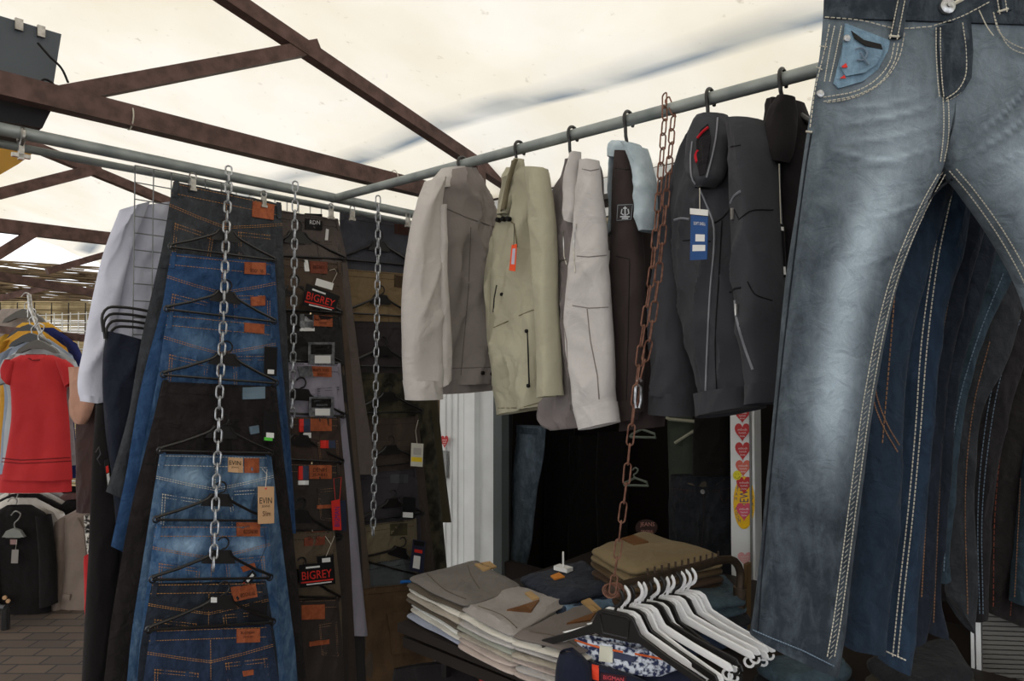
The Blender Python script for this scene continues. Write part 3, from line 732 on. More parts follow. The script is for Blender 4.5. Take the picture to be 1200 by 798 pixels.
bp('black trousers with tan patch and grey tag, third row of the second column', [(324, 366), (322, 600)], [(400, 372), (410, 500), (424, 640), (430, 830)], F_bk, M_dkst, 2, rise=56)
B[-1].patch(rect(367, 369, 389, 382, 1), txt=[('BLACK RIVER', .1, .2, .9, .45), ('JEANS', .3, .6, .7, .8)]); B[-1].patch(rect(351, 368, 367, 384, 1), M_silver, name='label'); B[-1].patch(rect(351, 384, 368, 388, 0), M_paper, name='size_tab')
bp('lilac grey trousers, fourth row of the second column, leg hanging low', [(326, 424), (324, 640)], [(399, 427), (404, 480), (413, 560), (424, 680), (431, 745)], F_li, M_dkst, 3, rise=58)
B[-1].patch(rect(365, 429, 388, 441, 1), txt=[('BLACK RIVER', .1, .2, .9, .5), ('JEANS', .3, .65, .7, .85)]); B[-1].patch([(348, 429), (364, 429), (368, 441), (351, 442)], M_silver, name='label')
bp('dark brown jeans with plaid label, fifth row of the second column', [(328, 488), (326, 700)], [(398, 490), (408, 600), (415, 740), (420, 830)], F_db, M_tan, 4, rise=50)
B[-1].patch(rect(363, 491, 388, 505, 0)); B[-1].patch(rect(350, 491, 363, 506, 0), M_plaid, name='label'); B[-1].patch(rect(350, 491, 355, 506, 0), M_inkred, name='label', lift=.003); B[-1].patch(rect(355, 507, 364, 513, 0), M_paper, name='size_tab')
B[-1].patch(rect(375, 516, 384, 525, 0), M_inkred, name='pocket_label', lift=.004); B[-1].patch(rect(384, 516, 392, 525, 0), M_plaid, name='pocket_label', lift=.004)
bp('near black jeans with red swing tag, sixth row of the second column', [(330, 543), (328, 760)], [(397, 545), (404, 640), (408, 760), (410, 830)], F_dk, M_tan, 5, rise=76)
B[-1].patch(rect(362, 545, 388, 561, 0), txt=[('DENIM', .2, .2, .8, .5), ('JEANS', .15, .6, .85, .85)]); B[-1].patch(rect(349, 546, 361, 562, 0), M_plaid, name='label'); B[-1].patch(rect(349, 546, 354, 562, 0), M_inkred, name='label', lift=.003); B[-1].patch(rect(349, 563, 361, 568, 0), M_paper, name='size_tab')
B[-1].patch([(371, 592), (388, 591), (388, 595), (371, 596)], name='pocket_patch', lift=.004)
bp('olive grey corduroy trousers with black and red swing tag, seventh row of the second column', [(334, 624), (332, 830)], [(392, 622), (400, 700), (404, 830)], F_ol, M_dkst, 6, rise=74)
B[-1].patch(rect(356, 624, 380, 640, -2), M_redleather, txt=[('SPORT', .2, .3, .8, .6)])
bp('deep brown jeans with tan patch, lowest of the second column', [(334, 704), (332, 830)], [(396, 702), (402, 760), (405, 840)], F_db2, M_tan, 7, rise=110)
B[-1].patch(rect(353, 709, 380, 726, -1)); B[-1].patch([(362, 752), (385, 749), (385, 754), (362, 757)], name='pocket_patch', lift=.004)
GB = 'black trouser hangers in the second column'
for i, (x, y, w) in enumerate(((404, 303, 'under the black waist label'), (399, 366, 'above the black trousers'), (399, 425, 'above the lilac grey trousers'), (403, 487, 'above the plaid labelled dark brown jeans'), (401, 541, 'above the near black jeans with red tag'), (399, 630, 'across the olive grey corduroy waist'), (397, 701, 'above the lowest tan patch'))):
    place('th', mk, PB, (x - 115, y - 6), (x, y), .012 * i + .012, 'black trouser hanger ' + w + ', second column', GB, dz=.006)
BK = lambda t, pl, off, q, big, col=M_inkred: tag_card(t, pl, off, q, M_blkcard, txt=[(big, .08, .32, .92, .68, col)], blocks=[(.05, .76, .95, .82, col), (.2, .87, .9, .92, M_paper), (.2, .12, .6, .2, M_paper)])
BK(B[1].t, PB, .06, [(359, 332), (398, 347), (392, 366), (354, 358)], 'BIGREY')
tag_card(B[1].t, PB, .066, [(371, 326), (391, 332), (389, 340), (369, 334)], M_paper, string=[(388, 334), (395, 320), (392, 315), (386, 317)])
BK(B[6].t, PB, .11, [(350, 662), (391, 658), (393, 684), (351, 689)], 'BIGREY')
tag_card(B[6].t, PB, .105, [(371, 652), (391, 650), (391, 660), (372, 662)], M_blkcard, string=[(382, 652), (388, 638), (381, 628), (388, 638), (392, 628)], blocks=[(.3, .3, .8, .8, M_paper)])
tag_card(B[5].t, PB, .10, [(388, 587), (398, 585), (400, 621), (390, 621)], M_redcard, string=[(393, 586), (391, 561), (400, 559), (398, 585)], sm=M_inkred, label='red swing tag')
o = tag_card(B[5].t, PB, .095, [(397, 587), (405, 586), (406, 622), (398, 622)], plain('navy_card', (34, 38, 58)))
class _S: pass
def flat(pl, off):
    s = _S(); s.pl = pl; s.at = lambda x, y, lift=0: pl.at(x, y, off + lift); return s
text('BIGMAN', [(392, 617), (392, 594), (398, 594), (398, 617)], flat(PB, .1015), M_blueink, B[5].t, lift=.001)
def silvercard(t, off, x, y, w, h, r=0):
    q = [(x, y), (x + w, y + r), (x + w, y + h + r), (x, y + h)]
    tag_card(t, PB, off, q, M_silver, blocks=[(.1, .1, .9, .55, M_ink), (.25, .6, .85, .95, M_paper), (.2, .18, .8, .28, M_silver), (.3, .36, .75, .46, M_silver)], name='belt_card')
silvercard(B[2].t, .05, 361, 401, 31, 26, 0); silvercard(B[3].t, .06, 362, 465, 29, 23, 0)
chain('hanging_chain', [PA.at(346, 219, .02), PA.at(345, 300, 0), PA.at(344, 400, -.02), PA.at(343, 445, -.03), PA.at(342, 500, -.04)], .0375, .018, .0026, M_zinc, 'shorter zinc chain beside the brown chinos, middle one of three', DL)
# third column
PC = PE(-2.19)
Cc = []
def cp(label, L, R, m, st, k, **kw):
    kw.setdefault('rise', 62); kw.setdefault('scale', .6); kw.setdefault('pockets', ''); kw.setdefault('hemw', 26)
    p = Pants(label, PC, -.10 + .009 * k, L, R, m, st, th=.011, yoke=False, dash=2.5, **kw); Cc.append(p); return p
G1 = cloth('slate_twill', (75, 75, 82)); G2 = cloth('olive_brown_cotton', (126, 107, 80)); G3 = cloth('dark_plum_black', (56, 51, 52)); G4 = cloth('camouflage', (70, 67, 51), (34, 32, 26), ns=16, namt=1); G5 = cloth('dark_cargo_brown', (68, 58, 51)); G6 = cloth('anthracite', (61, 58, 61)); G7 = cloth('khaki_olive', (112, 102, 82)); G8 = cloth('cool_grey', (80, 85, 87)); G9 = cloth('brown_cargo', (100, 78, 56), (64, 50, 36)); G10 = cloth('black_cotton', (34, 31, 31))
cp('camouflage cargo trousers with a long patterned leg, beside the white post', [(404, 440), (402, 700)], [(500, 440), (508, 500), (516, 580), (524, 668)], G4, M_dkst, -2, rise=60, band=False, hemw=28)
cp('olive green trouser leg hanging furthest right in the third column', [(470, 380), (470, 600)], [(505, 400), (512, 460), (520, 540), (529, 612)], cloth('dull_olive', (66, 60, 44)), M_dkst, -3, rise=60, band=False, hemw=22)
cp('slate grey chinos, topmost of the third column', [(398, 247), (398, 420)], [(492, 262), (492, 420)], G1, M_dkst, 0, rise=76)
dquad('waist_patch', rect(462, 262, 479, 274, 2), Cc[-1].sf, M_inkbrown, Cc[-1].t)
cp('olive brown trousers, second row of the third column', [(398, 315), (398, 470)], [(490, 322), (490, 470)], G2, M_dkst, 1, rise=66)
dquad('waist_patch', rect(462, 322, 474, 336, 2), Cc[-1].sf, cloth('dark_olive_patch', (70, 58, 42)), Cc[-1].t)
cp('blackish plum trousers, third row of the third column', [(400, 376), (402, 540)], [(490, 378), (490, 540)], G3, M_dkst, 2, rise=66)
cp('dark camouflage trousers, fourth row of the third column', [(404, 436), (404, 600)], [(494, 438), (497, 600)], G4, M_dkst, 3, rise=60)
cp('dark brown cargo trousers with a yellow striped swing tag', [(408, 492), (408, 640)], [(490, 488), (498, 560), (510, 672)], G5, M_dkst, 4, rise=70)
dquad('cargo_pocket', [(424, 520), (478, 520), (476, 552), (424, 550)], Cc[-1].sf, G5, Cc[-1].t, th=.005); dquad('pocket_flap', [(422, 517), (480, 517), (479, 528), (423, 528)], Cc[-1].sf, G5, Cc[-1].t, th=.009)
cb = Cc[-1]
cp('anthracite trousers with black tag, sixth row of the third column', [(412, 555), (412, 700)], [(488, 549), (494, 620), (500, 690)], G6, M_dkst, 5, rise=62)
dquad('waist_patch', rect(457, 556, 478, 566, 0), Cc[-1].sf, plain('grey_patch', (66, 66, 70)), Cc[-1].t); ca = Cc[-1]
cp('khaki olive trousers with darker square patch, seventh row of the third column', [(416, 617), (416, 740)], [(488, 608), (492, 740)], G7, M_dkst, 6, rise=50)
dquad('waist_patch', rect(457, 614, 477, 628, -1), Cc[-1].sf, cloth('moss_patch', (66, 62, 44)), Cc[-1].t)
cp('cool grey trousers, eighth row of the third column above the brown cargo pair', [(420, 662), (418, 760)], [(484, 652), (486, 760)], G8, M_dkst, 7, rise=44, legs='')
cp('brown cargo trousers with flap pocket, lowest of the third column', [(418, 690), (414, 840)], [(482, 684), (505, 740), (515, 840)], G9, M_dkst, 11, rise=160, legs='')
c = Cc[-1]; dquad('cargo_pocket', [(454, 722), (488, 720), (500, 762), (458, 766)], c.sf, G9, c.t, th=.008); dquad('pocket_flap', [(452, 719), (490, 716), (492, 732), (454, 736)], c.sf, G9, c.t, th=.013)
tag_card(cb.t, PC, .02, [(482, 519), (496, 520), (495, 547), (481, 546)], plain('off_white_card', (205, 202, 190)), string=[(489, 521), (487, 505), (490, 492)], blocks=[(.05, .6, .95, .8, plain('yellow_stripe', (232, 200, 50))), (.2, .2, .85, .5, plain('grey_print', (176, 172, 164)))], label='cream swing tag with a yellow stripe')
tag_card(ca.t, PC, .02, [(472, 582), (487, 583), (486, 608), (471, 607)], M_blkcard, blocks=[(.05, .72, .85, .96, M_paper)])
tag_card(Cc[8].t, PC, .03, [(484, 632), (499, 634), (496, 672), (480, 668)], plain('navy_tag', (40, 44, 64)), blocks=[(.2, .3, .8, .4, M_inkred), (.2, .5, .7, .9, M_paper), (.1, .03, .9, .18, M_ink)])
GCc = 'black trouser hangers in the third column'
for i, (a, b, w) in enumerate((((398, 303), (487, 311), 'over the slate grey chinos'), ((402, 366), (486, 371), 'over the olive brown trousers'), ((404, 428), (488, 430), 'over the blackish plum trousers'), ((410, 484), (494, 482), 'above the cargo pair with yellow striped tag'), ((414, 549), (496, 541), 'above the anthracite trousers'), ((418, 612), (496, 602), 'above the khaki olive trousers'), ((420, 655), (500, 676), 'hooked to the end of the third chain'))):
    place('th', mk, PC, a, b, -.09 + .009 * i + .012, 'black trouser hanger ' + w, GCc, dz=.006)
chain('hanging_chain', [PA.at(443, 235, .0), PA.at(443, 300, -.02), PA.at(441, 420, -.02), PA.at(439, 530, -.02), PA.at(437, 632, -.02)], .0375, .018, .0026, M_zinc, 'zinc chain down the third column, nearest the jackets', DL)
# ================================================================ SHIRT, NAVY AND BLACK TROUSERS ON THE FAR LEFT
def garment(name, pl, px, label, cat, group=None): return thing(name, pl.at(*px), label, cat, group)
pw = PE(-2.34); F_sh = cloth('pale_lilac_shirt', (214, 216, 230), (196, 198, 214), bs=14, grain=.1)
t = garment('shirt', pw, (150, 460), 'pale lilac white shirt hanging behind the grey wire grid', 'shirt')
panel('shirt_body', [(150, 244, 205, 236), (136, 262, 212, 260), (130, 340, 212, 340), (124, 420, 212, 420), (118, 470, 212, 476)], pw, .05, F_sh, t, fold=.012, wr=.006)
panel('sleeve', [(140, 246, 176, 236, .03), (120, 300, 152, 300, .03), (106, 360, 140, 360, .03), (97, 410, 130, 415, .03), (91, 458, 122, 468, .03), (94, 469, 122, 473, .03)], pw, .05, F_sh, t, fold=.008, wr=.007, wf=9)
panel('cuff', [(93, 462, 122, 466, .032), (94, 470, 122, 474, .032)], pw, .056, F_sh, t, nv=4)
F_nv = cloth('navy_blue_cotton', (33, 37, 50)); pn = PE(-2.13)
t = garment('trousers', pn, (135, 640), 'navy blue trousers on a stack of black hangers, left of the jeans', 'trousers')
panel('leg', [(124, 388, 168, 400), (120, 430, 168, 440), (123, 500, 164, 500), (131, 560, 156, 560), (138, 640, 148, 640)], pn, .06, F_nv, t, fold=.014, wr=.005, ff=16)
for i, (x, y) in enumerate(((122, 361), (124, 369), (127, 377), (131, 384))):
    mb = MB(); P = [(x - 1, y + 28), (x - 2, y + 8), (x + 4, y), (x + 20, y - 1), (x + 60, y + 5)]
    mb.tube([pn.at(*p, .03 - .012 * i) for p in curvepts(P, 18)], .0042, 6); setp(mb.build('trouser_hanger', M_black), ('black hanger frame on the navy trousers, %s of four' % ('topmost', 'second', 'third', 'lowest')[i]), 'hanger', 'black hanger frames stacked on the navy trousers')
F_bt = cloth('smooth_black_suiting', (30, 27, 28), bump=.2); pb = PE(-2.16)
t = garment('trousers', pb, (120, 800), 'long black suit trousers with small red white tag, hanging left of the blue jeans', 'trousers')
panel('leg', [(112, 474, 150, 468), (108, 540, 152, 540), (104, 640, 140, 640), (99, 730, 135, 730), (94, 830, 128, 830)], pb, .05, F_bt, t, fold=.008, wr=.002)
panel('leg', [(128, 480, 170, 480, -.01), (126, 600, 165, 600, -.01), (122, 720, 165, 720, -.01), (118, 830, 170, 830, -.01)], pb, .05, F_bt, t, fold=.008, wr=.002)
tag_card(t, pb, .05, [(122, 540), (127, 538), (131, 573), (126, 576)], M_blkcard, blocks=[(.2, .2, .8, .42, M_inkred), (.2, .45, .8, .85, M_paper)])
mb = MB(); mb.tube([pb.at(*p, .04) for p in ((112, 530), (116, 524), (118, 532), (114, 538), (118, 545))], .002, 5); mb.build('cord', M_black, t)
F_pk = cloth('dusty_pink_knit', (186, 142, 122)); F_mv = cloth('mauve_fading_silk', (74, 56, 52), (42, 30, 32), ns=3)
pk = PY(105, 3.1, -20)
t = garment('pink_top', pk, (98, 500), 'dusty pink sleeve showing below the white shirt cuff', 'top'); panel('sleeve', [(82, 430, 110, 430), (84, 460, 112, 460), (85, 485, 104, 490), (90, 495, 100, 497)], pk, .05, F_pk, t)
pk2 = PY(108, 3.2, -20)
t = garment('silk_top', pk2, (108, 580), 'dark mauve blouse between the red dress and the black trousers', 'blouse'); panel('blouse_body', [(92, 470, 128, 468), (90, 520, 126, 520), (90, 600, 122, 600)], pk2, .06, F_mv, t, fold=.012)
# ---------------------------------------------------------------- far rack
def tee(x, y, w, m, Y, label, cat='shirt', name='shirt', ybot=560, slope=22, grp=None, sleeve=True, neck=True):
    pl = PY(x, Y, 0); t = thing(name, pl.at(x, ybot), label, cat, grp); h = w / 2
    panel('shirt_body', [(x - h * .35, y, x + h * .35, y), (x - h * .8, y + slope * .6, x + h * .8, y + slope * .6), (x - h, y + slope, x + h, y + slope), (x - h * .86, y + slope + 40, x + h * .86, y + slope + 40), (x - h * .95, ybot - 40, x + h * .95, ybot - 40), (x - h, ybot, x + h, ybot)], pl, .07, m, t, nv=30, fold=.012, wr=.004)
    if sleeve:
        for s in (-1, 1):
            r = [(x + s * h * .55, y + slope * .45, x + s * h * .98, y + slope * .9), (x + s * h * .78, y + slope + 8, x + s * h * 1.13, y + slope + 14), (x + s * h * .84, y + slope + 22, x + s * h * 1.15, y + slope + 26)]
            if s < 0: r = [(c, d, a, b) for a, b, c, d in r]
            panel('sleeve', r, pl, .06, m, t, nv=12, nu=12, off=.01)
    return t, pl
CR = [('taupe_jersey', (150, 140, 134)), ('yellow_jersey', (206, 158, 60)), ('royal_blue_jersey', (42, 48, 100)), ('mustard_jersey', (196, 144, 52)), ('steel_blue_jersey', (140, 150, 166)), ('light_grey_jersey', (168, 172, 176))]
spec = [(18, 362, 84, 4.9, 0, 'taupe jersey top, rearmost on the far left rack', 470), (42, 378, 88, 4.7, 1, 'yellow jersey top behind the grey ones on the far left rack', 500), (48, 384, 86, 4.55, 2, 'royal blue top between two yellow tops on the far left rack', 560), (36, 388, 84, 4.4, 3, 'mustard top second behind the grey shirts, far left rack', 560), (42, 397, 86, 4.25, 4, 'steel blue top just behind the light grey one, far left rack', 560), (46, 404, 86, 4.12, 5, 'light grey top directly behind the red dress', 545)]
for x, y, w, Y, ci, lab, yb in spec:
    t, pl = tee(x, y, w, cloth(*CR[ci]), Y, lab, ybot=yb)
def curved_hanger(pl, x, y, w, off, m, label, grp='hangers on the far left rack'):
    t = thing('coat_hanger', pl.at(x, y), label, 'hanger', grp)
    mb = MB(); mb.tube([pl.at(*p, off) for p in curvepts([(x, y), (x - 1, y - 9), (x + 4, y - 14), (x + 6, y - 20), (x, y - 23), (x - 5, y - 18)], 16)], .004, 6); mb.build('hook', M_chrome, t)
    mb = MB(); s = pl.at(x + 10, y, off) - pl.at(x, y, off); 
    q = [(x - w * .5, y + w * .25), (x - w * .42, y + w * .14), (x - 8, y - 1), (x, y - 4), (x + 8, y - 1), (x + w * .42, y + w * .14), (x + w * .5, y + w * .25), (x + w * .4, y + w * .24), (x + 8, y + 7), (x - 8, y + 7), (x - w * .4, y + w * .24)]
    mb.prism([pl.at(*p, off - .012) for p in q], pl.n * .024); mb.build('shoulders', m, t, smooth=False)
for i, (x, y, Y, mm, lb) in enumerate(((46, 402, 4.04, plain('grey_hanger', (90, 88, 84)), 'dark grey hanger inside the neck of the red dress'), (38, 394, 4.18, M_black, 'black hanger of the light grey top behind the red dress'), (36, 384, 4.48, M_black, 'black hanger between the yellow tops'), (30, 366, 4.8, plain('grey_hanger', (90, 88, 84)), 'grey hanger of the taupe top at the back'))):
    curved_hanger(PY(x, Y, 0), x, y, 50, 0, mm, lb)
F_rd = cloth('coral_red_crepe', (182, 50, 52), (166, 42, 46), bump=.12, grain=.1, bs=14)
pr = PY(42, 3.95, 0); t = thing('dress', pr.at(42, 577), 'coral red short sleeved dress with tiered hem, far left', 'dress')
panel('dress_body', [(24, 416, 62, 416), (10, 424, 77, 424), (9, 436, 79, 436), (13, 462, 78, 462), (13, 490, 81, 490), (8, 525, 83, 525), (1, 562, 85, 562)], pr, .07, F_rd, t, nv=46, fold=.012, wr=.002)
panel('hem_tier', [(0, 556, 84, 556), (-2, 577, 84, 576)], pr, .06, F_rd, t, nv=6, fold=.01, off=-.012)
panel('sleeve', [(8, 421, 22, 424), (2, 432, 18, 444), (3, 440, 14, 452)], pr, .06, F_rd, t, nv=10, nu=12, off=.012)
panel('sleeve', [(66, 422, 76, 421), (72, 440, 88, 432), (77, 454, 89, 446)], pr, .06, F_rd, t, nv=10, nu=12, off=.012)
sfr = Surf([o for o in t.children if o.name.startswith('dress_body')], pr)
dpoly('neckline', [(30, 415), (54, 415), (52, 420), (46, 423), (38, 423), (32, 420)], sfr, cloth('dress_lining', (120, 30, 32)), t)
mb = MB(); dline(mb, [(3, 537), (25, 539), (50, 538), (82, 536)], sfr, .0035); dline(mb, [(2, 541), (25, 543), (50, 542), (83, 540)], sfr, .003); mb.build('open_work_seam', cloth('dress_lining', (120, 30, 32)), t)
# stepped display arm and hanging strap above the red dress
mb = MB(); pa = PY(45, 4.3, 0)
mb.tube([pa.at(34, 345), pa.at(36, 362), pa.at(48, 392), pa.at(54, 400)], .012, 8); mb.tube([pa.at(34, 345), pa.at(33, 372)], .006, 6)
for k in range(4): mb.tube([pa.at(38 + k * 4, 366 + k * 9), pa.at(34 + k * 4, 366 + k * 9)], .005, 6)
setp(mb.build('display_stand', M_chrome), 'sloping metal display arm carrying the red dress and tops', 'display arm')
chord('trim_30', PY(0, 4.6).at(-20, 384), PY(0, 4.6).at(118, 398), .05, .05)
# grid behind the racks
t = thing('wire_grid', PY(60, 5.4).at(60, 690), 'pale wire display grid behind the far left clothes racks', 'wire grid'); pg = PY(60, 5.4, 8); mb = MB()
for k in range(22): mb.tube([pg.at(-60 + k * 9.5, 372 - k * .4), pg.at(-60 + k * 9.5, 700)], .004, 5)
mb.build('upright_wires', M_wwire, t); mb = MB()
for k in range(32): mb.tube([pg.at(-60, 374 + k * 10), pg.at(140, 366 + k * 10.4)], .004, 5)
mb.build('cross_wires', M_wwire, t)
# ---------------------------------------------------------------- lower rack
F_k = cloth('black_jersey', (26, 23, 23)); F_tp = cloth('taupe_wool', (134, 120, 110), bump=.2)
low = [(34, 568, 108, 4.75, cloth('grey_marl', (150, 144, 142)), 'grey marl cardigan, rearmost on the lower left rack', 640), (32, 574, 104, 4.62, cloth('off_white_knit', (196, 190, 182)), 'off white cardigan behind the black one, lower left rack', 640), (30, 579, 100, 4.5, F_k, 'black cardigan hidden between two light cardigans, lower left rack', 640), (26, 584, 98, 4.38, cloth('off_white_knit', (196, 190, 182)), 'second off white cardigan directly behind the front black cardigan', 640)]
for x, y, w, Y, m, lab, yb in low: tee(x, y, w, m, Y, lab, 'cardigan', 'cardigan', yb, 20)
pc = PY(26, 4.2, 6); t = thing('cardigan', pc.at(26, 736), 'front black cardigan with small white price tag, lower left rack', 'cardigan')
panel('cardigan_body', [(8, 592, 38, 592), (-12, 606, 56, 604), (-14, 640, 60, 636), (-6, 690, 60, 690), (12, 738, 60, 722)], pc, .07, F_k, t, nv=30, fold=.012)
panel('sleeve', [(42, 604, 60, 603), (46, 650, 66, 650), (46, 712, 68, 706)], pc, .06, F_k, t, nv=20, nu=12, off=.02)
panel('sleeve', [(-22, 606, -4, 606), (-22, 660, 0, 660), (-20, 714, 2, 716)], pc, .06, F_k, t, nv=20, nu=12, off=.02)
tag_card(t, pc, .07, [(14, 644), (22, 644), (21, 660), (13, 660)], plain('grey_card', (140, 134, 128)), string=[(18, 644), (20, 632)]); tag_card(t, pc, .065, [(12, 632), (20, 632), (20, 638), (12, 638)], plain('pink_grey_card', (150, 120, 116)))
mb = MB(); 
for p in ((6, 700), (10, 704)): c_ = pc.at(*p, .05); mb.tube([c_, c_ + pc.n * .008], .012, 12)
mb.build('button', M_card, t)
for i, (x, y, Y, lb) in enumerate(((18, 622, 4.12, 'grey hanger at the neck of the front black cardigan'), (14, 606, 4.3, 'grey hanger just behind the front cardigan hanger'), (15, 598, 4.44, 'grey hanger third behind the front cardigan'), (16, 590, 4.56, 'grey hanger fourth behind the front cardigan'))):
    curved_hanger(PY(x, Y, 6), x, y, 26, 0, plain('ash_hanger', (128, 130, 124)), lb, 'hangers on the lower left rack')
for x, y, w, Y, m, lab in ((84, 570, 74, 4.8, F_k, 'black jacket shoulder, rearmost behind the taupe blazer'), (88, 578, 72, 4.65, cloth('mauve_wool', (120, 88, 84)), 'mauve jacket between two black ones behind the taupe blazer'), (90, 586, 70, 4.5, F_k, 'black jacket directly behind the taupe blazer')): tee(x, y, w, m, Y, lab, 'jacket', 'jacket', 640, 26, sleeve=False)
pz = PY(82, 4.3, -12); t = thing('blazer', pz.at(80, 724), 'taupe long blazer with flap pocket on the lower left rack', 'blazer')
panel('blazer_body', [(90, 597, 108, 596), (66, 612, 110, 606), (64, 660, 108, 660), (58, 700, 106, 700), (52, 738, 104, 740)], pz, .08, F_tp, t, fold=.01, nv=34)
panel('sleeve', [(66, 612, 80, 606), (62, 650, 76, 650), (60, 690, 75, 690), (62, 722, 73, 722)], pz, .06, F_tp, t, off=.03, nv=24, nu=12)
sf = Surf([o for o in t.children if o.name.startswith('blazer_body')], pz); dquad('pocket_flap', [(75, 696), (84, 696), (83, 703), (75, 703)], sf, F_tp, t, th=.012)
dpoly('lapel', [(92, 606), (100, 620), (102, 650), (97, 634), (88, 630), (93, 622)], sf, F_tp, t, th=.012)
pz2 = PY(102, 4.0, -12); t = thing('red_blouse', pz2.at(101, 720), 'narrow strip of bright red fabric beside the black trousers', 'top'); panel('red_fabric', [(99, 652, 106, 648), (99, 690, 106, 690), (100, 726, 106, 726)], pz2, .03, F_rd, t, nv=12, nu=10)
pf = PY(102, 4.3, -12); t = thing('blouse', pf.at(101, 650), 'black and white patterned blouse edge beside the taupe blazer', 'blouse'); panel('blouse_body', [(99, 604, 107, 602), (101, 628, 108, 628), (103, 654, 108, 654)], pf, .03, mat('black_white_print', (210, 205, 195), (20, 20, 22), ns=60, namt=1.6), t, nv=10, nu=10, off=.06)
# low leg of a rack
mb = MB(); a = Vector((-2.9, 3.95, .12)); mb.tube([a, a + Vector((-.5, .1, 0))], .02, 8); mb.tube([a + Vector((.0, 0, 0)), a + Vector((0, 0, -.12))], .022, 8); setp(mb.build('rack_stand', M_black), 'black foot of the clothes rack on the pavers, lower left', 'rack foot')
mb = MB(); pl_ = PY(95, 4.9)
for x in (82, 90, 98, 106): mb.tube([pl_.at(x, 660), pl_.at(x, 765)], .006, 5)
for y in (742, 764): mb.tube([pl_.at(80, y), pl_.at(108, y)], .006, 5)
setp(mb.build('wire_stand', plain('dark_wire', (60, 52, 44))), 'dark wire stand under the taupe blazer', 'stand')
# ================================================================ JACKETS ON THE RIGHT RAIL
def railpt(px):
    pl = PQ(0); d = ray(px, 420); t = (pl.c - pl.n.dot(CAM)) / pl.n.dot(d); p = CAM + d * t; return Vector((p.x, p.y, ZR))
def coat_hanger(px, pl, label, zneck, w=.17, toside=1):
    """plastic coat hanger: hook over the rail, neck, sloping shoulders inside the garment"""
    c = railpt(px); t = thing('coat_hanger', c, label, 'hanger', 'black coat hangers on the right rail')
    X = Vector((pl.n.y, -pl.n.x, 0)); X = DL * toside; mb = MB(); r = .021
    pts = [c + X * r * math.cos(a) + Vector((0, 0, r * math.sin(a))) for a in [math.pi * (1.18 - 1.36 * i / 12) for i in range(13)]]
    pts = pts[::-1]; pts = [pts[0] + X * 0] + pts
    tip = pts[-1]; bot = Vector((c.x, c.y, zneck))
    neck = [tip + Vector((0, 0, -.012)) + X * .003, tip.lerp(bot, .45) - X * .004, bot]
    mb.tube(pts[1:] + neck, .0042, 8); mb.build('hook', M_black, t)
    mb = MB(); H = Vector((-pl.n.y, pl.n.x, 0))
    mb.tube([bot - H * w + Vector((0, 0, -.14)), bot - H * w * .5 + Vector((0, 0, -.08)), bot, bot + H * w * .5 + Vector((0, 0, -.08)), bot + H * w + Vector((0, 0, -.14))], .008, 8); mb.build('shoulders', M_black, t)
    return t
GJ = None
def jplane(px, yaw):
    c = railpt(px); a = math.radians(yaw); d = Vector((math.cos(a), math.sin(a), 0)); n = Vector((-d.y, d.x, 0)); return Plane(n, n.dot(c))
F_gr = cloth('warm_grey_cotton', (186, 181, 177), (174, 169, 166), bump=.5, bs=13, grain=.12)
F_grd = cloth('shaded_grey_cotton', (134, 127, 123), (122, 115, 112), bump=.5, bs=13, grain=.12)  # same grey cotton as the sleeve, with the back's shade put into the colour
# 1: grey jacket seen from the back
J = jplane(540, 49); t = garment('jacket', J, (540, 460), 'light grey cotton jacket seen from behind, leftmost on the right rail', 'jacket')
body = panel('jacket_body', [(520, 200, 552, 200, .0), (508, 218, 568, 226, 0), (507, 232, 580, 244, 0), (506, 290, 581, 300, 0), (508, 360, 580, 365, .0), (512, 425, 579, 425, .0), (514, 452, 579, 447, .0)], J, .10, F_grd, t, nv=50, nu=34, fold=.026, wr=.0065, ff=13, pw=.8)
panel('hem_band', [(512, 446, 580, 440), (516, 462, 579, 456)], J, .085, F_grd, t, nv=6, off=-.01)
panel('collar', [(519, 197, 546, 196), (508, 210, 556, 210), (500, 222, 562, 218)], J, .075, F_gr, t, nv=12, fold=.003, wr=.003)
panel('sleeve', [(500, 212, 520, 208, .05), (490, 240, 517, 235, .05), (481, 285, 516, 285, .05), (474, 345, 516, 345, .05), (473, 400, 515, 400, .05), (477, 455, 514, 453, .05)], J, .075, F_gr, t, nv=50, nu=24, fold=.010, wr=.005, wf=9)
panel('cuff', [(475, 446, 515, 446, .05), (478, 469, 514, 467, .05)], J, .08, F_gr, t, nv=6)
panel('front_edge', [(514, 240, 522, 240, .07), (515, 330, 524, 330, .075), (515, 400, 528, 400, .075), (514, 455, 529, 444, .075)], J, .03, F_gr, t, nv=30, nu=10)
mb = MB(); sf = Surf([body], J); dline(mb, [(520, 243), (545, 254), (579, 266)], sf, .0014); dline(mb, [(552, 266), (549, 340), (540, 440)], sf, .0012); dline(mb, [(520, 432), (578, 430)], sf, .0012); mb.build('seam', cloth('taupe_seam', (104, 96, 92)), t)
mb = MB()
for p in ((565, 437), (576, 438)): c_ = sf.at(*p); mb.tube([c_, c_ + J.n * .006], .006, 10)
mb.build('button', M_ink, t)
coat_hanger(542, J, 'dark hanger hook of the leftmost grey jacket', EYE + .54)
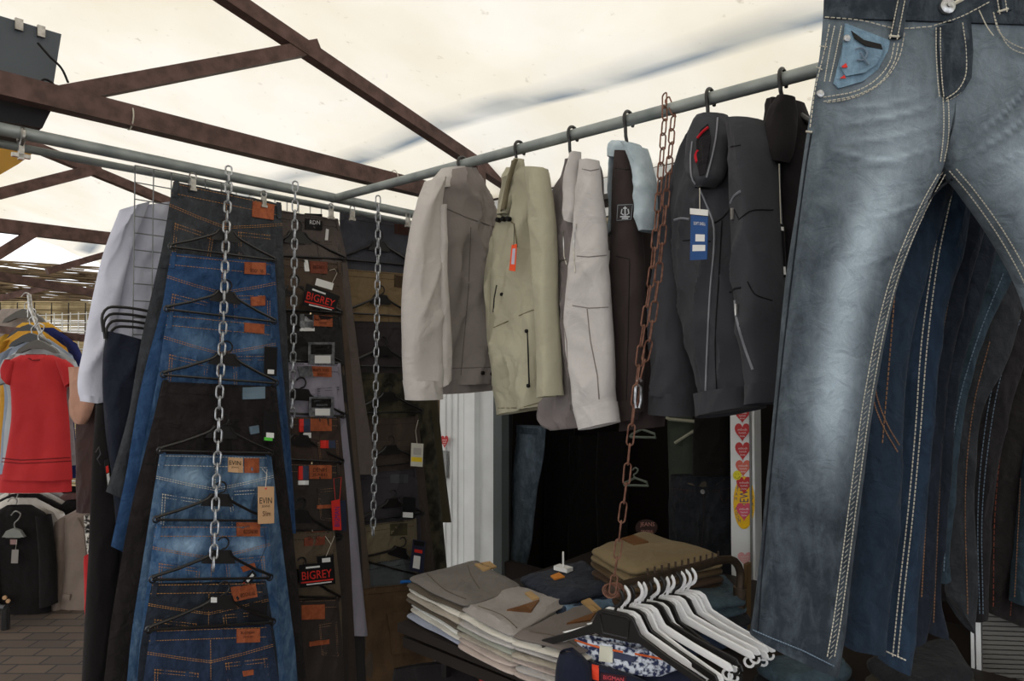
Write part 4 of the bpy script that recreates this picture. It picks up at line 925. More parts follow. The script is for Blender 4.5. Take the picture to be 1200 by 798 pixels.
# 2: khaki
F_kh = cloth('khaki_cotton', (174, 171, 150), (162, 158, 138), bump=.5, bs=13, grain=.12)
J = jplane(607, -52); t = garment('jacket', J, (610, 480), 'khaki field jacket with orange tag, second on the right rail', 'jacket')
body = panel('jacket_body', [(600, 200, 636, 196), (588, 222, 641, 202), (583, 262, 642, 240), (576, 320, 642, 310), (579, 400, 645, 395), (582, 450, 648, 445), (583, 487, 650, 474)], J, .09, F_kh, t, nv=56, nu=34, fold=.026, wr=.0065, ff=14, pw=.8)
panel('sleeve', [(619, 198, 638, 197, .05), (624, 240, 645, 235, .05), (629, 300, 649, 300, .05), (632, 370, 652, 370, .05), (636, 430, 656, 430, .05), (637, 466, 658, 463, .05)], J, .06, F_kh, t, nv=50, nu=20, fold=.010, wr=.005, wf=9)
panel('sleeve', [(586, 262, 594, 262, .0), (569, 325, 582, 330, .0), (572, 370, 583, 372, 0), (577, 420, 584, 422, 0), (579, 440, 584, 440, 0)], J, .04, F_kh, t, nv=30, nu=14, fold=.010, wr=.005)
F_khd = cloth('khaki_lining', (120, 112, 90))
panel('collar', [(603, 186, 612, 186, .03), (596, 205, 612, 200, .03), (588, 236, 604, 228, .035), (584, 252, 594, 250, .04)], J, .03, F_kh, t, nv=20, nu=14)
panel('collar', [(600, 190, 606, 186, .055), (593, 215, 599, 208, .055), (587, 248, 592, 244, .055)], J, .014, F_khd, t, nv=16, nu=10)
sf = Surf([body], J); mb = MB()
for P in ([(625, 318), (624, 332), (626, 345)], [(582, 334), (579, 350), (578, 366)], [(618, 388), (619, 420), (620, 452)]): dline(mb, P, sf, .0022)
for p in ((618, 388), (620, 452), (589, 345)): c_ = sf.at(*p); mb.tube([c_, c_ + J.n * .006], .005, 8)
mb.build('zip', M_ink, t); mb = MB(); dline(mb, [(584, 250), (602, 262), (606, 290)], sf, .0016, lift=.004); dline(mb, [(608, 370), (622, 364), (640, 360)], sf, .0014); dline(mb, [(584, 478), (610, 478), (648, 467)], sf, .0012); dline(mb, [(626, 262), (634, 250), (644, 247)], sf, .0012); dline(mb, [(578, 384), (596, 376)], sf, .0014); mb.build('seam', F_khd, t)
for p in ((586, 258), (592, 257), (598, 257)): c_ = sf.at(*p); mb = MB(); mb.tube([c_, c_ + J.n * .012], .007, 8); mb.build('toggle', M_ink, t)
tag_card(t, J, .075, [(600, 287), (606, 286), (604, 318), (597, 317)], plain('orange_card', (238, 84, 40)), string=[(602, 288), (603, 262)], sm=M_ink, blocks=[(.2, .15, .75, .75, plain('lilac_panel', (190, 186, 204)))], label='narrow orange swing tag')
coat_hanger(609, J, 'dark hanger hook of the khaki field jacket', EYE + .50, .06)
# 3: two tone grey
F_lg = cloth('pale_grey_cotton', (196, 192, 191), (184, 180, 179), bump=.5, bs=13, grain=.12); F_gb3 = cloth('grey_mauve_cotton', (126, 119, 118), (114, 107, 107), bump=.5, bs=13, grain=.12)
J = jplane(672, -52); t = garment('jacket', J, (680, 500), 'grey jacket with a pale sleeve and zip pockets, third on the right rail', 'jacket')
body = panel('jacket_body', [(668, 192, 700, 188), (652, 222, 704, 200), (646, 262, 706, 250), (646, 330, 708, 330), (640, 410, 712, 410), (636, 470, 716, 468), (634, 488, 714, 486), (654, 504, 706, 498)], J, .10, F_gb3, t, nv=56, nu=34, fold=.026, wr=.0065, ff=14, pw=.8)
panel('sleeve', [(680, 188, 701, 188, .06), (677, 240, 706, 240, .06), (674, 290, 710, 290, .06), (669, 350, 714, 350, .06), (669, 400, 717, 400, .06), (675, 450, 719, 445, .06), (678, 482, 720, 474, .06)], J, .06, F_lg, t, nv=56, nu=26, fold=.010, wr=.005, wf=9, label='pale grey sleeve')
panel('cuff', [(676, 480, 720, 470, .062), (684, 504, 723, 494, .062)], J, .066, F_lg, t, nv=8, nu=24)
panel('collar', [(672, 182, 680, 178, .06), (666, 205, 679, 202, .06), (665, 240, 680, 242, .06), (668, 258, 676, 262, .06)], J, .04, F_lg, t, nv=20, nu=14)
panel('collar', [(666, 190, 672, 186, .02), (655, 225, 664, 218, .02), (650, 256, 658, 252, .02)], J, .03, F_gb3, t, nv=16, nu=10)
sf = Surf([body] + [o for o in t.children if o.name.startswith('sleeve')], J); mb = MB(); dline(mb, [(649, 306), (655, 307), (664, 304)], sf, .003); dline(mb, [(660, 270), (661, 300), (664, 310)], sf, .0022); dline(mb, [(675, 262), (672, 290), (674, 320)], sf, .0025); mb.build('zip', M_chrome, t)
mb = MB(); dline(mb, [(676, 300), (690, 301), (711, 299)], sf, .0013); dline(mb, [(671, 358), (690, 361), (713, 360)], sf, .0013); dline(mb, [(688, 362), (692, 400), (700, 440), (702, 468)], sf, .0016, step=3); dline(mb, [(682, 198), (692, 200), (702, 198)], sf, .0012); dline(mb, [(650, 270), (652, 330), (664, 400), (668, 480)], sf, .0013); mb.build('seam', F_grd, t)
coat_hanger(672, J, 'dark hanger hook of the two tone grey jacket', EYE + .50, .05)
# 4: brown black softshell with pale blue hood
F_bb = cloth('brown_black_softshell', (64, 55, 54), (54, 46, 46), bump=.3, bs=11, grain=.15); F_pb = cloth('pale_blue_marl', (186, 198, 206), (158, 174, 184), ns=40, bump=.3, bs=20)
J = jplane(738, -52); t = garment('jacket', J, (745, 495), 'brown black softshell jacket with a small emblem, fourth on the right rail', 'jacket')
panel('jacket_body', [(736, 190, 752, 196), (732, 240, 758, 250), (734, 320, 764, 320), (734, 400, 770, 400), (732, 470, 774, 468), (734, 505, 772, 500)], J, .09, F_bb, t, nv=50, nu=26, fold=.012, wr=.006, off=-.05)
slv = panel('sleeve', [(725, 178, 744, 178, .02), (720, 215, 749, 220, .02), (718, 280, 751, 280, .02), (718, 350, 754, 350, .02), (719, 420, 752, 420, .02), (722, 485, 750, 483, .02)], J, .06, F_bb, t, nv=50, nu=24, fold=.004, wr=.004, wf=9)
panel('cuff', [(722, 470, 750, 468, .022), (724, 494, 747, 492, .022)], J, .05, F_bb, t, nv=6, nu=20)
sf = Surf([slv], J); dquad('emblem_patch', [(724, 240, ), (742, 239), (740, 257), (723, 259)], sf, plain('emblem_dark', (52, 48, 50)), t, th=.002)
mb = MB(); dline(mb, [(724, 240.5), (741.5, 239.5), (739.5, 257), (723, 258.5), (724, 240.5)], sf, .0012, lift=.003)
mb.build('emblem_border', plain('emblem_grey', (130, 134, 140)), t); mb = MB(); 
for P in ([(732.5, 242), (732.5, 254)], [(729, 245), (728, 250), (731, 252)], [(736, 245), (737, 250), (734, 252)], [(727, 254), (738, 254)], [(729, 256), (736, 256)], [(730.5, 244), (734.5, 244)]): dline(mb, P, sf, .0016, lift=.003)
mb.build('emblem_motif', plain('emblem_white', (206, 210, 216)), t)
mb = MB(); dline(mb, [(721, 197), (734, 199), (747, 197)], sf, .0012); dline(mb, [(722, 300), (738, 304), (736, 400), (734, 470)], sf, .001); mb.build('seam', M_ink, t)
t = garment('hooded_top', J, (755, 280), 'pale blue marl hooded top draped over the brown black jacket', 'hooded top')
panel('hood', [(726, 168, 745, 168), (721, 176, 751, 178), (720, 186, 754, 190)], J, .09, F_pb, t, nv=14, nu=24, off=-.015, fold=.008)
panel('front_edge', [(724, 172, 732, 170, .0), (719, 190, 724, 190, .0), (718, 240, 721, 240, 0), (717, 276, 722, 272, 0)], J, .05, F_pb, t, nv=20, nu=10, off=-.01)
panel('sleeve', [(736, 168, 750, 172), (744, 195, 757, 198), (748, 225, 764, 222), (750, 252, 766, 252), (753, 272, 764, 270)], J, .07, F_pb, t, nv=30, nu=16, off=.035, fold=.01, wr=.006)
coat_hanger(738, J, 'dark hanger hook above the pale blue hooded top', EYE + .50, .03)
# 5: dark padded jacket
F_cj = cloth('charcoal_softshell', (60, 61, 67), (50, 51, 56), bump=.35, bs=11, grain=.12, spec=.3); F_cjd = cloth('charcoal_piping', (28, 28, 32)); F_pip = plain('grey_piping', (130, 132, 140), .5)
J = jplane(835, -62); t = garment('jacket', J, (850, 480), 'charcoal softshell jacket with blue swing tag and red lined collar, on the right rail', 'jacket')
body = panel('jacket_body', [(828, 146, 878, 139), (806, 175, 890, 160), (795, 240, 895, 215), (797, 300, 895, 290), (806, 370, 893, 360), (818, 430, 890, 420), (825, 466, 889, 456), (828, 488, 888, 474)], J, .14, F_cj, t, nv=60, nu=44, fold=.018, wr=.006, ff=9, pw=.8)
panel('hem_band', [(825, 462, 889, 452), (828, 490, 888, 476)], J, .13, F_cj, t, nv=8, nu=40)
panel('sleeve', [(798, 190, 815, 196, .02), (780, 225, 805, 230, .02), (777, 290, 801, 290, .02), (773, 350, 803, 350, .02), (771, 410, 806, 410, .02), (769, 462, 810, 466, .02)], J, .10, F_cj, t, nv=50, nu=22, fold=.013, wr=.0055)
panel('cuff', [(769, 458, 811, 462, .02), (768, 484, 812, 488, .02)], J, .09, F_cj, t, nv=6, nu=20)
slv = panel('sleeve', [(862, 146, 888, 139, .05), (864, 170, 900, 168, .05), (865, 220, 906, 218, .05), (870, 290, 912, 285, .05), (876, 350, 914, 350, .05), (882, 410, 910, 405, .05), (886, 462, 908, 460, .05)], J, .10, F_cj, t, nv=56, nu=26, fold=.013, wr=.0055, wf=9)
panel('cuff', [(886, 452, 909, 448, .05), (888, 475, 906, 471, .05)], J, .09, F_cj, t, nv=6, nu=18)
col = panel('collar', [(822, 139, 848, 133, .04), (813, 158, 852, 158, .06), (809, 188, 848, 190, .08), (812, 208, 841, 211, .10), (818, 221, 834, 220, .10)], J, .07, F_cj, t, nv=26, nu=22, fold=.004)
sc = Surf([col], J); dpoly('collar_lining', [(821, 152), (830, 145), (833, 160), (831, 185), (826, 204), (820, 206), (816, 188), (816, 166)], sc, cloth('collar_dark_lining', (30, 28, 32)), t, lift=.004)
mb = MB(); dline(mb, curvepts([(817, 162), (823, 155), (830, 149)], 8), sc, .0028, lift=.009); dline(mb, curvepts([(817, 190), (815, 182), (818, 176)], 6), sc, .0032, lift=.009); mb.build('red_lining', cloth('red_trim', (186, 30, 44)), t)
mb = MB(); dline(mb, curvepts([(841, 138), (839, 160), (834, 185), (828, 208)], 14), sc, .0018, lift=.004); dline(mb, curvepts([(811, 166), (809, 190), (812, 212), (818, 219)], 12), sc, .0018, lift=.004); mb.build('collar_piping', F_pip, t)
sf = Surf([body, slv], J); mb = MB()
dline(mb, curvepts([(819, 219), (830, 245), (836, 262), (836, 300), (833, 330), (829, 400), (826, 480)], 26), sf, .0024, lift=.001)
dline(mb, curvepts([(856, 238), (860, 230), (868, 224)], 8), sf, .0028); dline(mb, curvepts([(790, 258), (798, 256), (808, 257)], 8), Surf([o for o in t.children if 'body' in o.name or 'sleeve' in o.name], J), .0028)
dline(mb, curvepts([(861, 352), (863, 372), (872, 405), (882, 433)], 16), sf, .0026); mb.build('zip', F_pip, t)
mb = MB(); dline(mb, curvepts([(866, 257), (880, 247), (906, 246)], 10), sf, .0016); dline(mb, [(841, 171), (856, 172), (868, 170)], sf, .0014); dline(mb, curvepts([(836, 262), (846, 256), (858, 244), (866, 257)], 10), sf, .0016); dline(mb, curvepts([(855, 343), (862, 338), (868, 337)], 6), sf, .0022); dline(mb, [(800, 282), (812, 281), (833, 283)], sf, .0013); dline(mb, curvepts([(846, 258), (842, 330), (838, 400), (840, 464)], 12), sf, .0014); dline(mb, [(824, 466), (850, 466), (888, 456)], sf, .0014); dline(mb, curvepts([(876, 330), (884, 344), (905, 352)], 8), sf, .0015); mb.build('seam', F_cjd, t)
mb = MB()
for p in ((858, 244), (863, 356)): c_ = sf.at(*p, .006); mb.tube([c_, c_ + Vector((0, 0, -.022))], .0035, 6)
mb.build('zip_puller', M_chrome, t)
tg = tag_card(t, J, .15, [(810, 252), (830, 254), (829, 304), (809, 305)], plain('blue_card', (32, 74, 132)), string=[(820, 252), (820, 220)], blocks=[(.28, .42, .82, .58, M_paper), (.12, .66, .86, .80, M_paper)], txt=[('SOFT SHELL', .15, .14, .85, .21, M_paper)], label='dark blue swing tag with white printed boxes')
tag_card(t, J, .152, [(809, 244), (830, 246), (830, 253), (809, 251)], M_paper, name='tag_header')
coat_hanger(835, J, 'dark hanger hook of the charcoal softshell jacket', EYE + .50)
# 6: black jacket behind
F_b6 = cloth('black_softshell', (40, 36, 38), (32, 29, 31), bump=.35, bs=11)
J = jplane(920, -62); t = garment('jacket', J, (925, 480), 'black jacket half hidden behind the big faded jeans', 'jacket')
body = panel('jacket_body', [(908, 120, 936, 118), (905, 160, 948, 160), (902, 220, 955, 220), (904, 300, 955, 300), (902, 400, 950, 400), (898, 470, 945, 470)], J, .10, F_b6, t, nv=46, nu=26, fold=.012, wr=.006)
panel('collar', [(915, 114, 928, 112, .06), (902, 140, 930, 138, .06), (900, 165, 927, 170, .07), (906, 188, 920, 190, .08)], J, .06, F_b6, t, nv=20, nu=18)
mb = MB(); sf = Surf([body], J); dline(mb, [(913, 192), (914, 230), (916, 268)], sf, .0022, lift=.01); mb.build('zip', F_pip, t)
tag_card(t, J, .09, [(911, 262), (919, 263), (922, 325), (915, 325)], M_blkcard, string=[(913, 192), (915, 262)], blocks=[(.05, .8, .9, .95, M_paper), (.1, .05, .9, .12, M_paper)])
coat_hanger(921, J, 'dark hanger hook nearest the big faded jeans', EYE + .53)
# long rusty chain doubled over the right rail
def aty(x, y, Y): d = ray(x, y); return CAM + d * (Y / d.y)
c0 = railpt(783); J = Plane(DL, Q0 - .03)
chain('rusty_chain', [c0 + Vector((0, 0, .02)) - DL * .01] + [aty(*p) for p in ((779, 136, 1.55), (772, 230, 1.46), (764, 320, 1.43), (752, 400, 1.43), (745, 460, 1.43), (738, 520, 1.44), (733, 575, 1.45), (727, 620, 1.46), (722, 662, 1.48), (718, 690, 1.49))], .046, .014, .0019, M_rust, 'long rusty chain hanging from the right rail down to the coat hangers', DR, .03)
J2 = Plane(DL, Q0 - .022)
chain('rusty_chain', [c0 + Vector((0, 0, .02)) + DL * .01, aty(789, 134, 1.55), aty(785, 185, 1.49), aty(779, 250, 1.45), aty(771, 330, 1.43), aty(761, 400, 1.43), aty(750, 446, 1.43)], .046, .014, .0019, M_rust, 'short second strand of rusty chain, right of the long one, ending at the snap hook', DR, .04)
mb = MB(); P = [(747, 450), (751, 454), (751, 470), (749, 478), (745, 478), (744, 470), (745, 454)]; mb.tube([aty(*p, 1.425) for p in P], .003, 7, closed=True); mb.tube([aty(747, 447, 1.425), aty(749, 443, 1.425), aty(752, 447, 1.425)], .003, 6); setp(mb.build('snap_hook', M_zinc), 'steel snap hook joining the two strands of rusty chain', 'snap hook')
# ================================================================ STICKERS ON THE WHITE STRIP AND POST
PST = Plane(DL, QK - .02 + Q0); fs_ = flat(PST, .001)
def heart(cx, cy, w, h, m, label, sf=fs_, name='heart_sticker', grp='heart stickers on the white strip'):
    pts = []
    for i in range(28):
        a = 2 * math.pi * i / 28; x = 16 * math.sin(a) ** 3; y = 13 * math.cos(a) - 5 * math.cos(2 * a) - 2 * math.cos(3 * a) - math.cos(4 * a); pts.append((cx + x / 32 * w, cy - (y + 2.5) / 29 * h))
    P = [sf.at(x, y) for x, y in pts]; mb = MB(); mb.prism(P, sf.pl.n * .0008); o = setp(mb.build(name, m, smooth=False), label, 'sticker', grp)
    for k in range(3):
        text(('miliodh', 'honioh', 'lnow')[k], [(cx - w * (.3 - .07 * k), cy - h * .22 + k * h * .17), (cx + w * (.3 - .07 * k), cy - h * .22 + k * h * .17), (cx + w * (.3 - .07 * k), cy - h * .11 + k * h * .17), (cx - w * (.3 - .07 * k), cy - h * .11 + k * h * .17)], sf, M_paper, o, lift=.0012)
    return o
M_h1 = plain('heart_red', (190, 48, 50), .4); M_h2 = plain('heart_salmon', (214, 104, 84), .4); M_h3 = plain('heart_pink', (214, 82, 104), .4); M_h4 = plain('heart_faded', (232, 170, 172), .4)
heart(870, 487, 17, 18, M_h1, 'dark red heart sticker, topmost on the white strip, cut by the jacket hem')
heart(870, 507, 18, 22, M_h1, 'dark red heart sticker, second from the top on the white strip')
heart(870.5, 529, 18, 22, M_h1, 'dark red heart sticker, third from the top on the white strip')
heart(871, 549, 18, 20, M_h2, 'salmon orange heart sticker above the yellow smiley')
P = ell(872, 589, 12.5, 31, 32); mb = MB(); mb.prism([PST.at(x, y, .001) for x, y in P], PST.n * .0008); ov = setp(mb.build('oval_sticker', plain('sticker_yellow', (240, 190, 30), .4), smooth=False), 'tall yellow oval sticker with blue lettering on the white strip', 'sticker')
for k, ch in enumerate('MODA MATERIN'):
    if ch == ' ': continue
    a = math.radians(235 - k * 13); x, y = 872 + 9.8 * math.cos(a), 589 - 26 * math.sin(a); text(ch, [(x - 1.5, y - 2), (x + 1.5, y - 2), (x + 1.5, y + 2), (x - 1.5, y + 2)], fs_, M_blueink, ov, lift=.0012)
for k, ch in enumerate('STORE'):
    a = math.radians(50 - k * 18); x, y = 872 + 9.8 * math.cos(a), 589 - 26 * math.sin(a); text(ch, [(x - 1.5, y - 2), (x + 1.5, y - 2), (x + 1.5, y + 2), (x - 1.5, y + 2)], fs_, M_blueink, ov, lift=.0012)
text('NEW', [(867, 596), (867, 574), (877, 574), (877, 596)], fs_, M_blueink, ov, lift=.0012)
fs2 = flat(PST, .0025)
heart(872, 569, 18, 21, M_h1, 'red heart sticker overlapping the top of the yellow oval', fs2); heart(872, 600, 18, 22, M_h3, 'pink heart sticker overlapping the bottom of the yellow oval', fs2)
heart(873, 655, 17, 16, M_h4, 'faded pink heart sticker low on the white strip')
P = ell(864, 557, 5, 5.6, 20); mb = MB(); mb.prism([PST.at(x, y, .0025) for x, y in P], PST.n * .0008); sm = setp(mb.build('smiley_sticker', plain('smiley_yellow', (228, 214, 40), .4), smooth=False), 'small yellow smiley sticker beside the salmon heart', 'sticker')
mb = MB(); mb.tube([PST.at(864 + 2.8 * math.cos(a), 558 + 2.6 * math.sin(a), .004) for a in [math.pi * i / 8 for i in range(9)]], .0006, 4); mb.build('smile', M_ink, sm)
for dx in (-1.6, 1.6): mb = MB(); c_ = PST.at(864 + dx, 555.5, .0035); mb.tube([c_, c_ + PST.n * .0006], .0012, 8); mb.build('eye', M_ink, sm)
P = ell(879, 694, 3.2, 7, 16); mb = MB(); mb.tube([PST.at(x, y, .002) for x, y in P], .0016, 5, closed=True); setp(mb.build('ring_sticker', M_inkred), 'small red ring shaped sticker low on the white strip', 'sticker')
heart(521, 518, 9, 15, M_h1, 'red orange heart sticker on the ribbed white post at left', flat(Plane(DL, QK - .03 + Q0), .006), grp='heart stickers on the posts')
pbox('trim_31', Plane(DL, QK - .03 + Q0), [(517, 528), (523, 528), (523, 560), (517, 560)], .01, plain('grey_plate', (150, 152, 152)))
# ================================================================ KIOSK INTERIOR GOODS
D_old = denim('faded_grey_blue_denim', (70, 82, 92), (134, 150, 164)); D_vd = denim('very_dark_denim', (34, 36, 40)); F_bl2 = cloth('deep_black_cotton', (22, 19, 18))
def PK(px, q): 
    return Plane(DL, q + Q0)
pk = PK(0, 1.25); t = garment('jeans', pk, (610, 665), 'faded blue grey jeans hanging inside the kiosk behind the white post', 'jeans')
w_ = lambda u, v: .5 * math.exp(-((u - .5) / .25) ** 2)
panel('hip_section', [(607, 498, 640, 500), (602, 540, 636, 540), (600, 575, 628, 578)], pk, .06, D_old, t, wash=w_)
panel('leg', [(600, 565, 630, 568), (600, 600, 626, 604), (597, 640, 622, 640), (594, 672, 614, 672)], pk, .055, D_old, t, wash=w_)
sf = Surf([o for o in t.children if o.name.startswith('hip')], pk); dquad('waistband', [(606, 498), (640, 500), (639, 510), (606, 508)], sf, D_old, t, th=.006)
pk = PK(0, 1.2); t = garment('trousers', pk, (590, 665), 'dark trousers hanging just inside the kiosk beside the white post', 'trousers'); panel('leg', [(586, 480, 600, 480), (582, 570, 598, 570), (580, 670, 597, 670)], pk, .06, cloth('very_dark_grey', (46, 46, 46)), t)
pk = PK(0, 1.7)
for x0, x1, y0, lab in ((640, 672, 500, 'black trousers hanging in the dark middle of the kiosk, left one'), (668, 704, 510, 'black trousers hanging in the dark middle of the kiosk, centre one'), (702, 736, 505, 'black trousers hanging in the dark middle of the kiosk, right one')):
    t = garment('trousers', pk, (x0, 680), lab, 'trousers'); panel('leg', [(x0, y0, x1, y0), (x0 - 2, 580, x1, 580), (x0, 690, x1 - 4, 690)], pk, .08, F_bl2, t, fold=.02); 
pk = PK(0, 1.4); t = garment('trousers', pk, (770, 640), 'dull olive trousers on a pale hanger inside the kiosk', 'trousers')
panel('leg', [(782, 488, 812, 488), (784, 540, 814, 540), (786, 660, 812, 660)], pk, .06, cloth('dark_moss_twill', (66, 72, 62)), t)
mb = MB(); mb.tube([pk.at(*p, .05) for p in ((781, 489), (784, 491), (816, 494))], .008, 7); mb.tube([pk.at(*p, .05) for p in ((791, 519), (813, 505))], .007, 7); setp(mb.build('trouser_hanger', plain('beige_plastic', (160, 158, 138))), 'beige hanger bar under the hem of the charcoal jacket, inside the kiosk', 'hanger')
t = garment('jeans', PK(0, 1.15), (820, 660), 'very dark jeans seen from the front hanging in the kiosk beside the hearts strip', 'jeans'); pk = PK(0, 1.15)
bd = panel('hip_section', [(786, 556, 857, 558), (784, 590, 860, 590), (785, 640, 862, 640), (786, 690, 862, 690)], pk, .09, D_vd, t, nu=34, wr=.006)
sf = Surf([bd], pk); dpoly('waist_opening', [(797, 561), (850, 561), (840, 568), (824, 571), (808, 568)], sf, cloth('brown_lining', (78, 70, 60)), t, lift=.002); mb = MB()
for P in ([(824, 572), (825, 600), (822, 640)], [(788, 575), (800, 588), (806, 574)], [(842, 574), (848, 588), (858, 578)], [(786, 572), (824, 576), (858, 572)]): dline(mb, curvepts(P, 8), sf, .0012, dash=3)
mb.build('stitching', M_inkbrown, t); mb = MB(); 
c_ = sf.at(824, 576); mb.tube([c_, c_ + pk.n * .006], .009, 10); mb.build('button', M_chrome, t)
pk = PK(0, 1.1); t = garment('trousers', pk, (840, 560), 'black trousers folded over a bar beneath the charcoal jacket hem', 'trousers'); panel('folded_leg', [(815, 482, 858, 482), (812, 520, 858, 520), (812, 556, 858, 556)], pk, .07, F_bl2, t)
# pale hangers in the gloom
def small_hanger(pl, x, y, s, m, label, flip=1):
    t = thing('coat_hanger', pl.at(x, y), label, 'hanger'); mb = MB(); mb.tube([pl.at(*p) for p in curvepts([(x, y), (x - 2 * s, y - 5 * s), (x + 3 * s, y - 9 * s), (x + 5 * s, y - 14 * s), (x, y - 17 * s), (x - 4 * s, y - 13 * s)], 14)], .004, 6); mb.build('hook', m, t)
    mb = MB(); mb.tube([pl.at(*p) for p in ((x - 18 * s, y + 12 * s), (x - 16 * s, y + 8 * s), (x, y), (x + 20 * s * flip, y + 7 * s), (x + 22 * s * flip, y + 13 * s), (x - 18 * s, y + 12 * s))], .006, 6); mb.build('shoulders', m, t)
small_hanger(PK(0, 1.3), 752, 503, .75, plain('grey_green_plastic', (112, 120, 108)), 'grey green coat hanger in the kiosk, upper of two behind the rusty chain')
small_hanger(PK(0, 1.35), 744, 560, .7, plain('grey_green_plastic', (112, 120, 108)), 'grey green coat hanger in the kiosk, lower of two behind the rusty chain')
pk = PK(0, 1.05); P = ell(758, 618, 13, 9.5, 22); o = MB().prism([pk.at(x, y) for x, y in P], pk.n * .004).build('round_sticker', plain('sticker_dark', (52, 34, 30)), smooth=False); setp(o, 'dark round label with pale lettering behind the khaki pile', 'label')
text('JEANS', [(750, 612), (767, 612), (767, 618), (750, 618)], flat(pk, .004), plain('pink_print', (180, 130, 118)), o); text('ORIGINAL', [(751, 621), (766, 621), (766, 625), (751, 625)], flat(pk, .004), plain('pink_print', (180, 130, 118)), o)
# ================================================================ TABLE
ZT = .78
def PZp(x, y, z): return PZ(z).at(x, y)
def stall_of(p): return DR.dot(p), DL.dot(p) - Q0
fl = stall_of(PZp(474, 731, ZT)); 
t = thing('display_table', wp(-.6, .4, 0), 'dark display table under the folded trousers in front of the kiosk', 'table')
mb = MB(); e0, e1, q0, q1 = fl[0] - .02, 1.25, fl[1] - .01, QK - .02
mb.box(wp((e0 + e1) / 2, (q0 + q1) / 2, ZT - .012), DR * (e1 - e0), DL * (q1 - q0), Vector((0, 0, .024))); M_tab = mat('dark_table_top', (40, 33, 29), (28, 23, 20), rough=.6, ns=6); mb.build('table_top', M_tab, t, smooth=False)
mb = MB(); mb.bar(wp(e0, q0 + .03, ZT - .06), wp(e1, q0 + .03, ZT - .04), .02, .03); mb.build('apron', M_tab, t, smooth=False)
for e in (e0 + .04, e1 - .04):
    for q in (q0 + .34, q1 - .04): mb = MB(); mb.bar(wp(e, q, 0), wp(e, q, ZT - .024), .035, .035, DL); mb.build('leg', M_tab, t, smooth=False)
mb = MB(); mb.bar(wp(e0 + .04, q0 + .34, .62), wp(e1 - .04, q0 + .34, .62), .02, .03); mb.build('rail_bar', M_tab, t, smooth=False)
def folded(name, cor, z0, z1, m, label, cat, group=None, seed=0, rolls=2, sag=.0, parent=None, top=True):
    """a folded pair of trousers: soft slab with rolled edges; cor = four world corners (front-left going round)"""
    c = sum(cor, Vector()) / 4; c.z = 0; P = []; n = 14
    cs = [Vector((p.x, p.y, 0)) for p in cor]
    for k in range(4):
        a, b, d = cs[k - 1], cs[k], cs[(k + 1) % 4]; r = .028
        p1 = b + (a - b).normalized() * r; p2 = b + (d - b).normalized() * r
        for i in range(4): tt = i / 3; P.append(p1.lerp(b, tt).lerp(b.lerp(p2, tt), tt))
        for i in range(1, 9): P.append(p2.lerp(d + (b - d).normalized() * r, i / 9))
    N = len(P); lev = []; T = z1 - z0
    prof = []
    M = 5 * rolls
    for k in range(M + 1):
        f = k / M; ph = abs(math.sin(math.pi * f * rolls)); prof.append((z0 + T * f, -.014 * (1 - ph ** .6)))
    vs = []; fs = []
    for z, ins in prof:
        for i, p in enumerate(P):
            d = (p - c).normalized(); w = .006 * ns3(p.x * 9 + seed, p.y * 9, z * 30); zz = z + .006 * ns3(p.x * 7 + seed * 3, p.y * 7, seed) + sag * (ns3(p.x * 4, p.y * 4, seed + 5))
            q = p + d * (ins + w); vs.append(Vector((q.x, q.y, zz)))
    R = len(prof)
    for k in range(R - 1):
        for i in range(N): fs.append((k * N + i, k * N + (i + 1) % N, (k + 1) * N + (i + 1) % N, (k + 1) * N + i))
    base = (R - 1) * N; prev = base
    for g in (.93, .8, .62, .42, .22):
        k0 = len(vs)
        for i in range(N):
            o = vs[base + i]; q = Vector((c.x, c.y, o.z)).lerp(o, g); q.z = z1 + .006 + .007 * ns3(q.x * 11 + seed, q.y * 11, 2) + .006 * ns3(q.x * 25 + seed, q.y * 14, 6) * g; vs.append(q)
        for i in range(N): fs.append((prev + i, prev + (i + 1) % N, k0 + (i + 1) % N, k0 + i))
        prev = k0
    fs.append(tuple(prev + i for i in range(N))); fs.append(tuple(range(N))[::-1])
    t = thing(name, Vector((c.x, c.y, z0)), label, cat, group)
    o = build('folded_body', vs, fs, m, t); BV[o.name] = BVHTree.FromPolygons([tuple(v) for v in vs], fs); PLN[o.name] = PZ(z1)
    return t, o
def pile(cpx, z_top, z_bot, mats, labels, cat, group, seed, jitter=.008, name='folded_trousers', th=None, rolls=1):
    cor = [PZp(x, y, z_top) for x, y in cpx]; n = len(mats); z = z_top; out = []; rnd = random.Random(seed)
    T = (z_top - z_bot) / n; c = sum(cor, Vector()) / 4
    for k in range(n):
        j = [p + Vector((rnd.uniform(-jitter, jitter), rnd.uniform(-jitter, jitter), 0)) + (p - c).normalized() * (.006 if k else 0) for p in cor]
        out.append(folded(name, j, z - T + .0015, z - .0015, mats[k], labels[k], cat, group, seed=seed * 10 + k, rolls=rolls)); z -= T
    return out
K_g = cloth('stone_grey_twill', (112, 107, 103), (102, 97, 93), bs=20); K_g2 = cloth('ash_grey_twill', (150, 145, 142), (140, 134, 131), bs=20); K_g3 = cloth('mid_grey_twill', (112, 104, 100), (100, 93, 90), bs=20)
K_dk = cloth('taupe_dark_twill', (86, 78, 68)); K_cr = cloth('cream_twill', (206, 202, 192)); K_be = cloth('beige_twill', (164, 156, 144)); K_wh = cloth('white_twill', (218, 218, 214)); K_bl = cloth('pale_blue_grey_twill', (150, 156, 172)); K_pk = cloth('pale_pink_twill', (186, 172, 164)); K_lg = cloth('light_ash_twill', (180, 176, 173)); K_sg = cloth('sage_twill', (156, 158, 148))
def L(where, names): return ['%s trousers, %s' % (nm, where % pos) for pos, nm in names]
g1 = 'folded trousers in the left front pile'
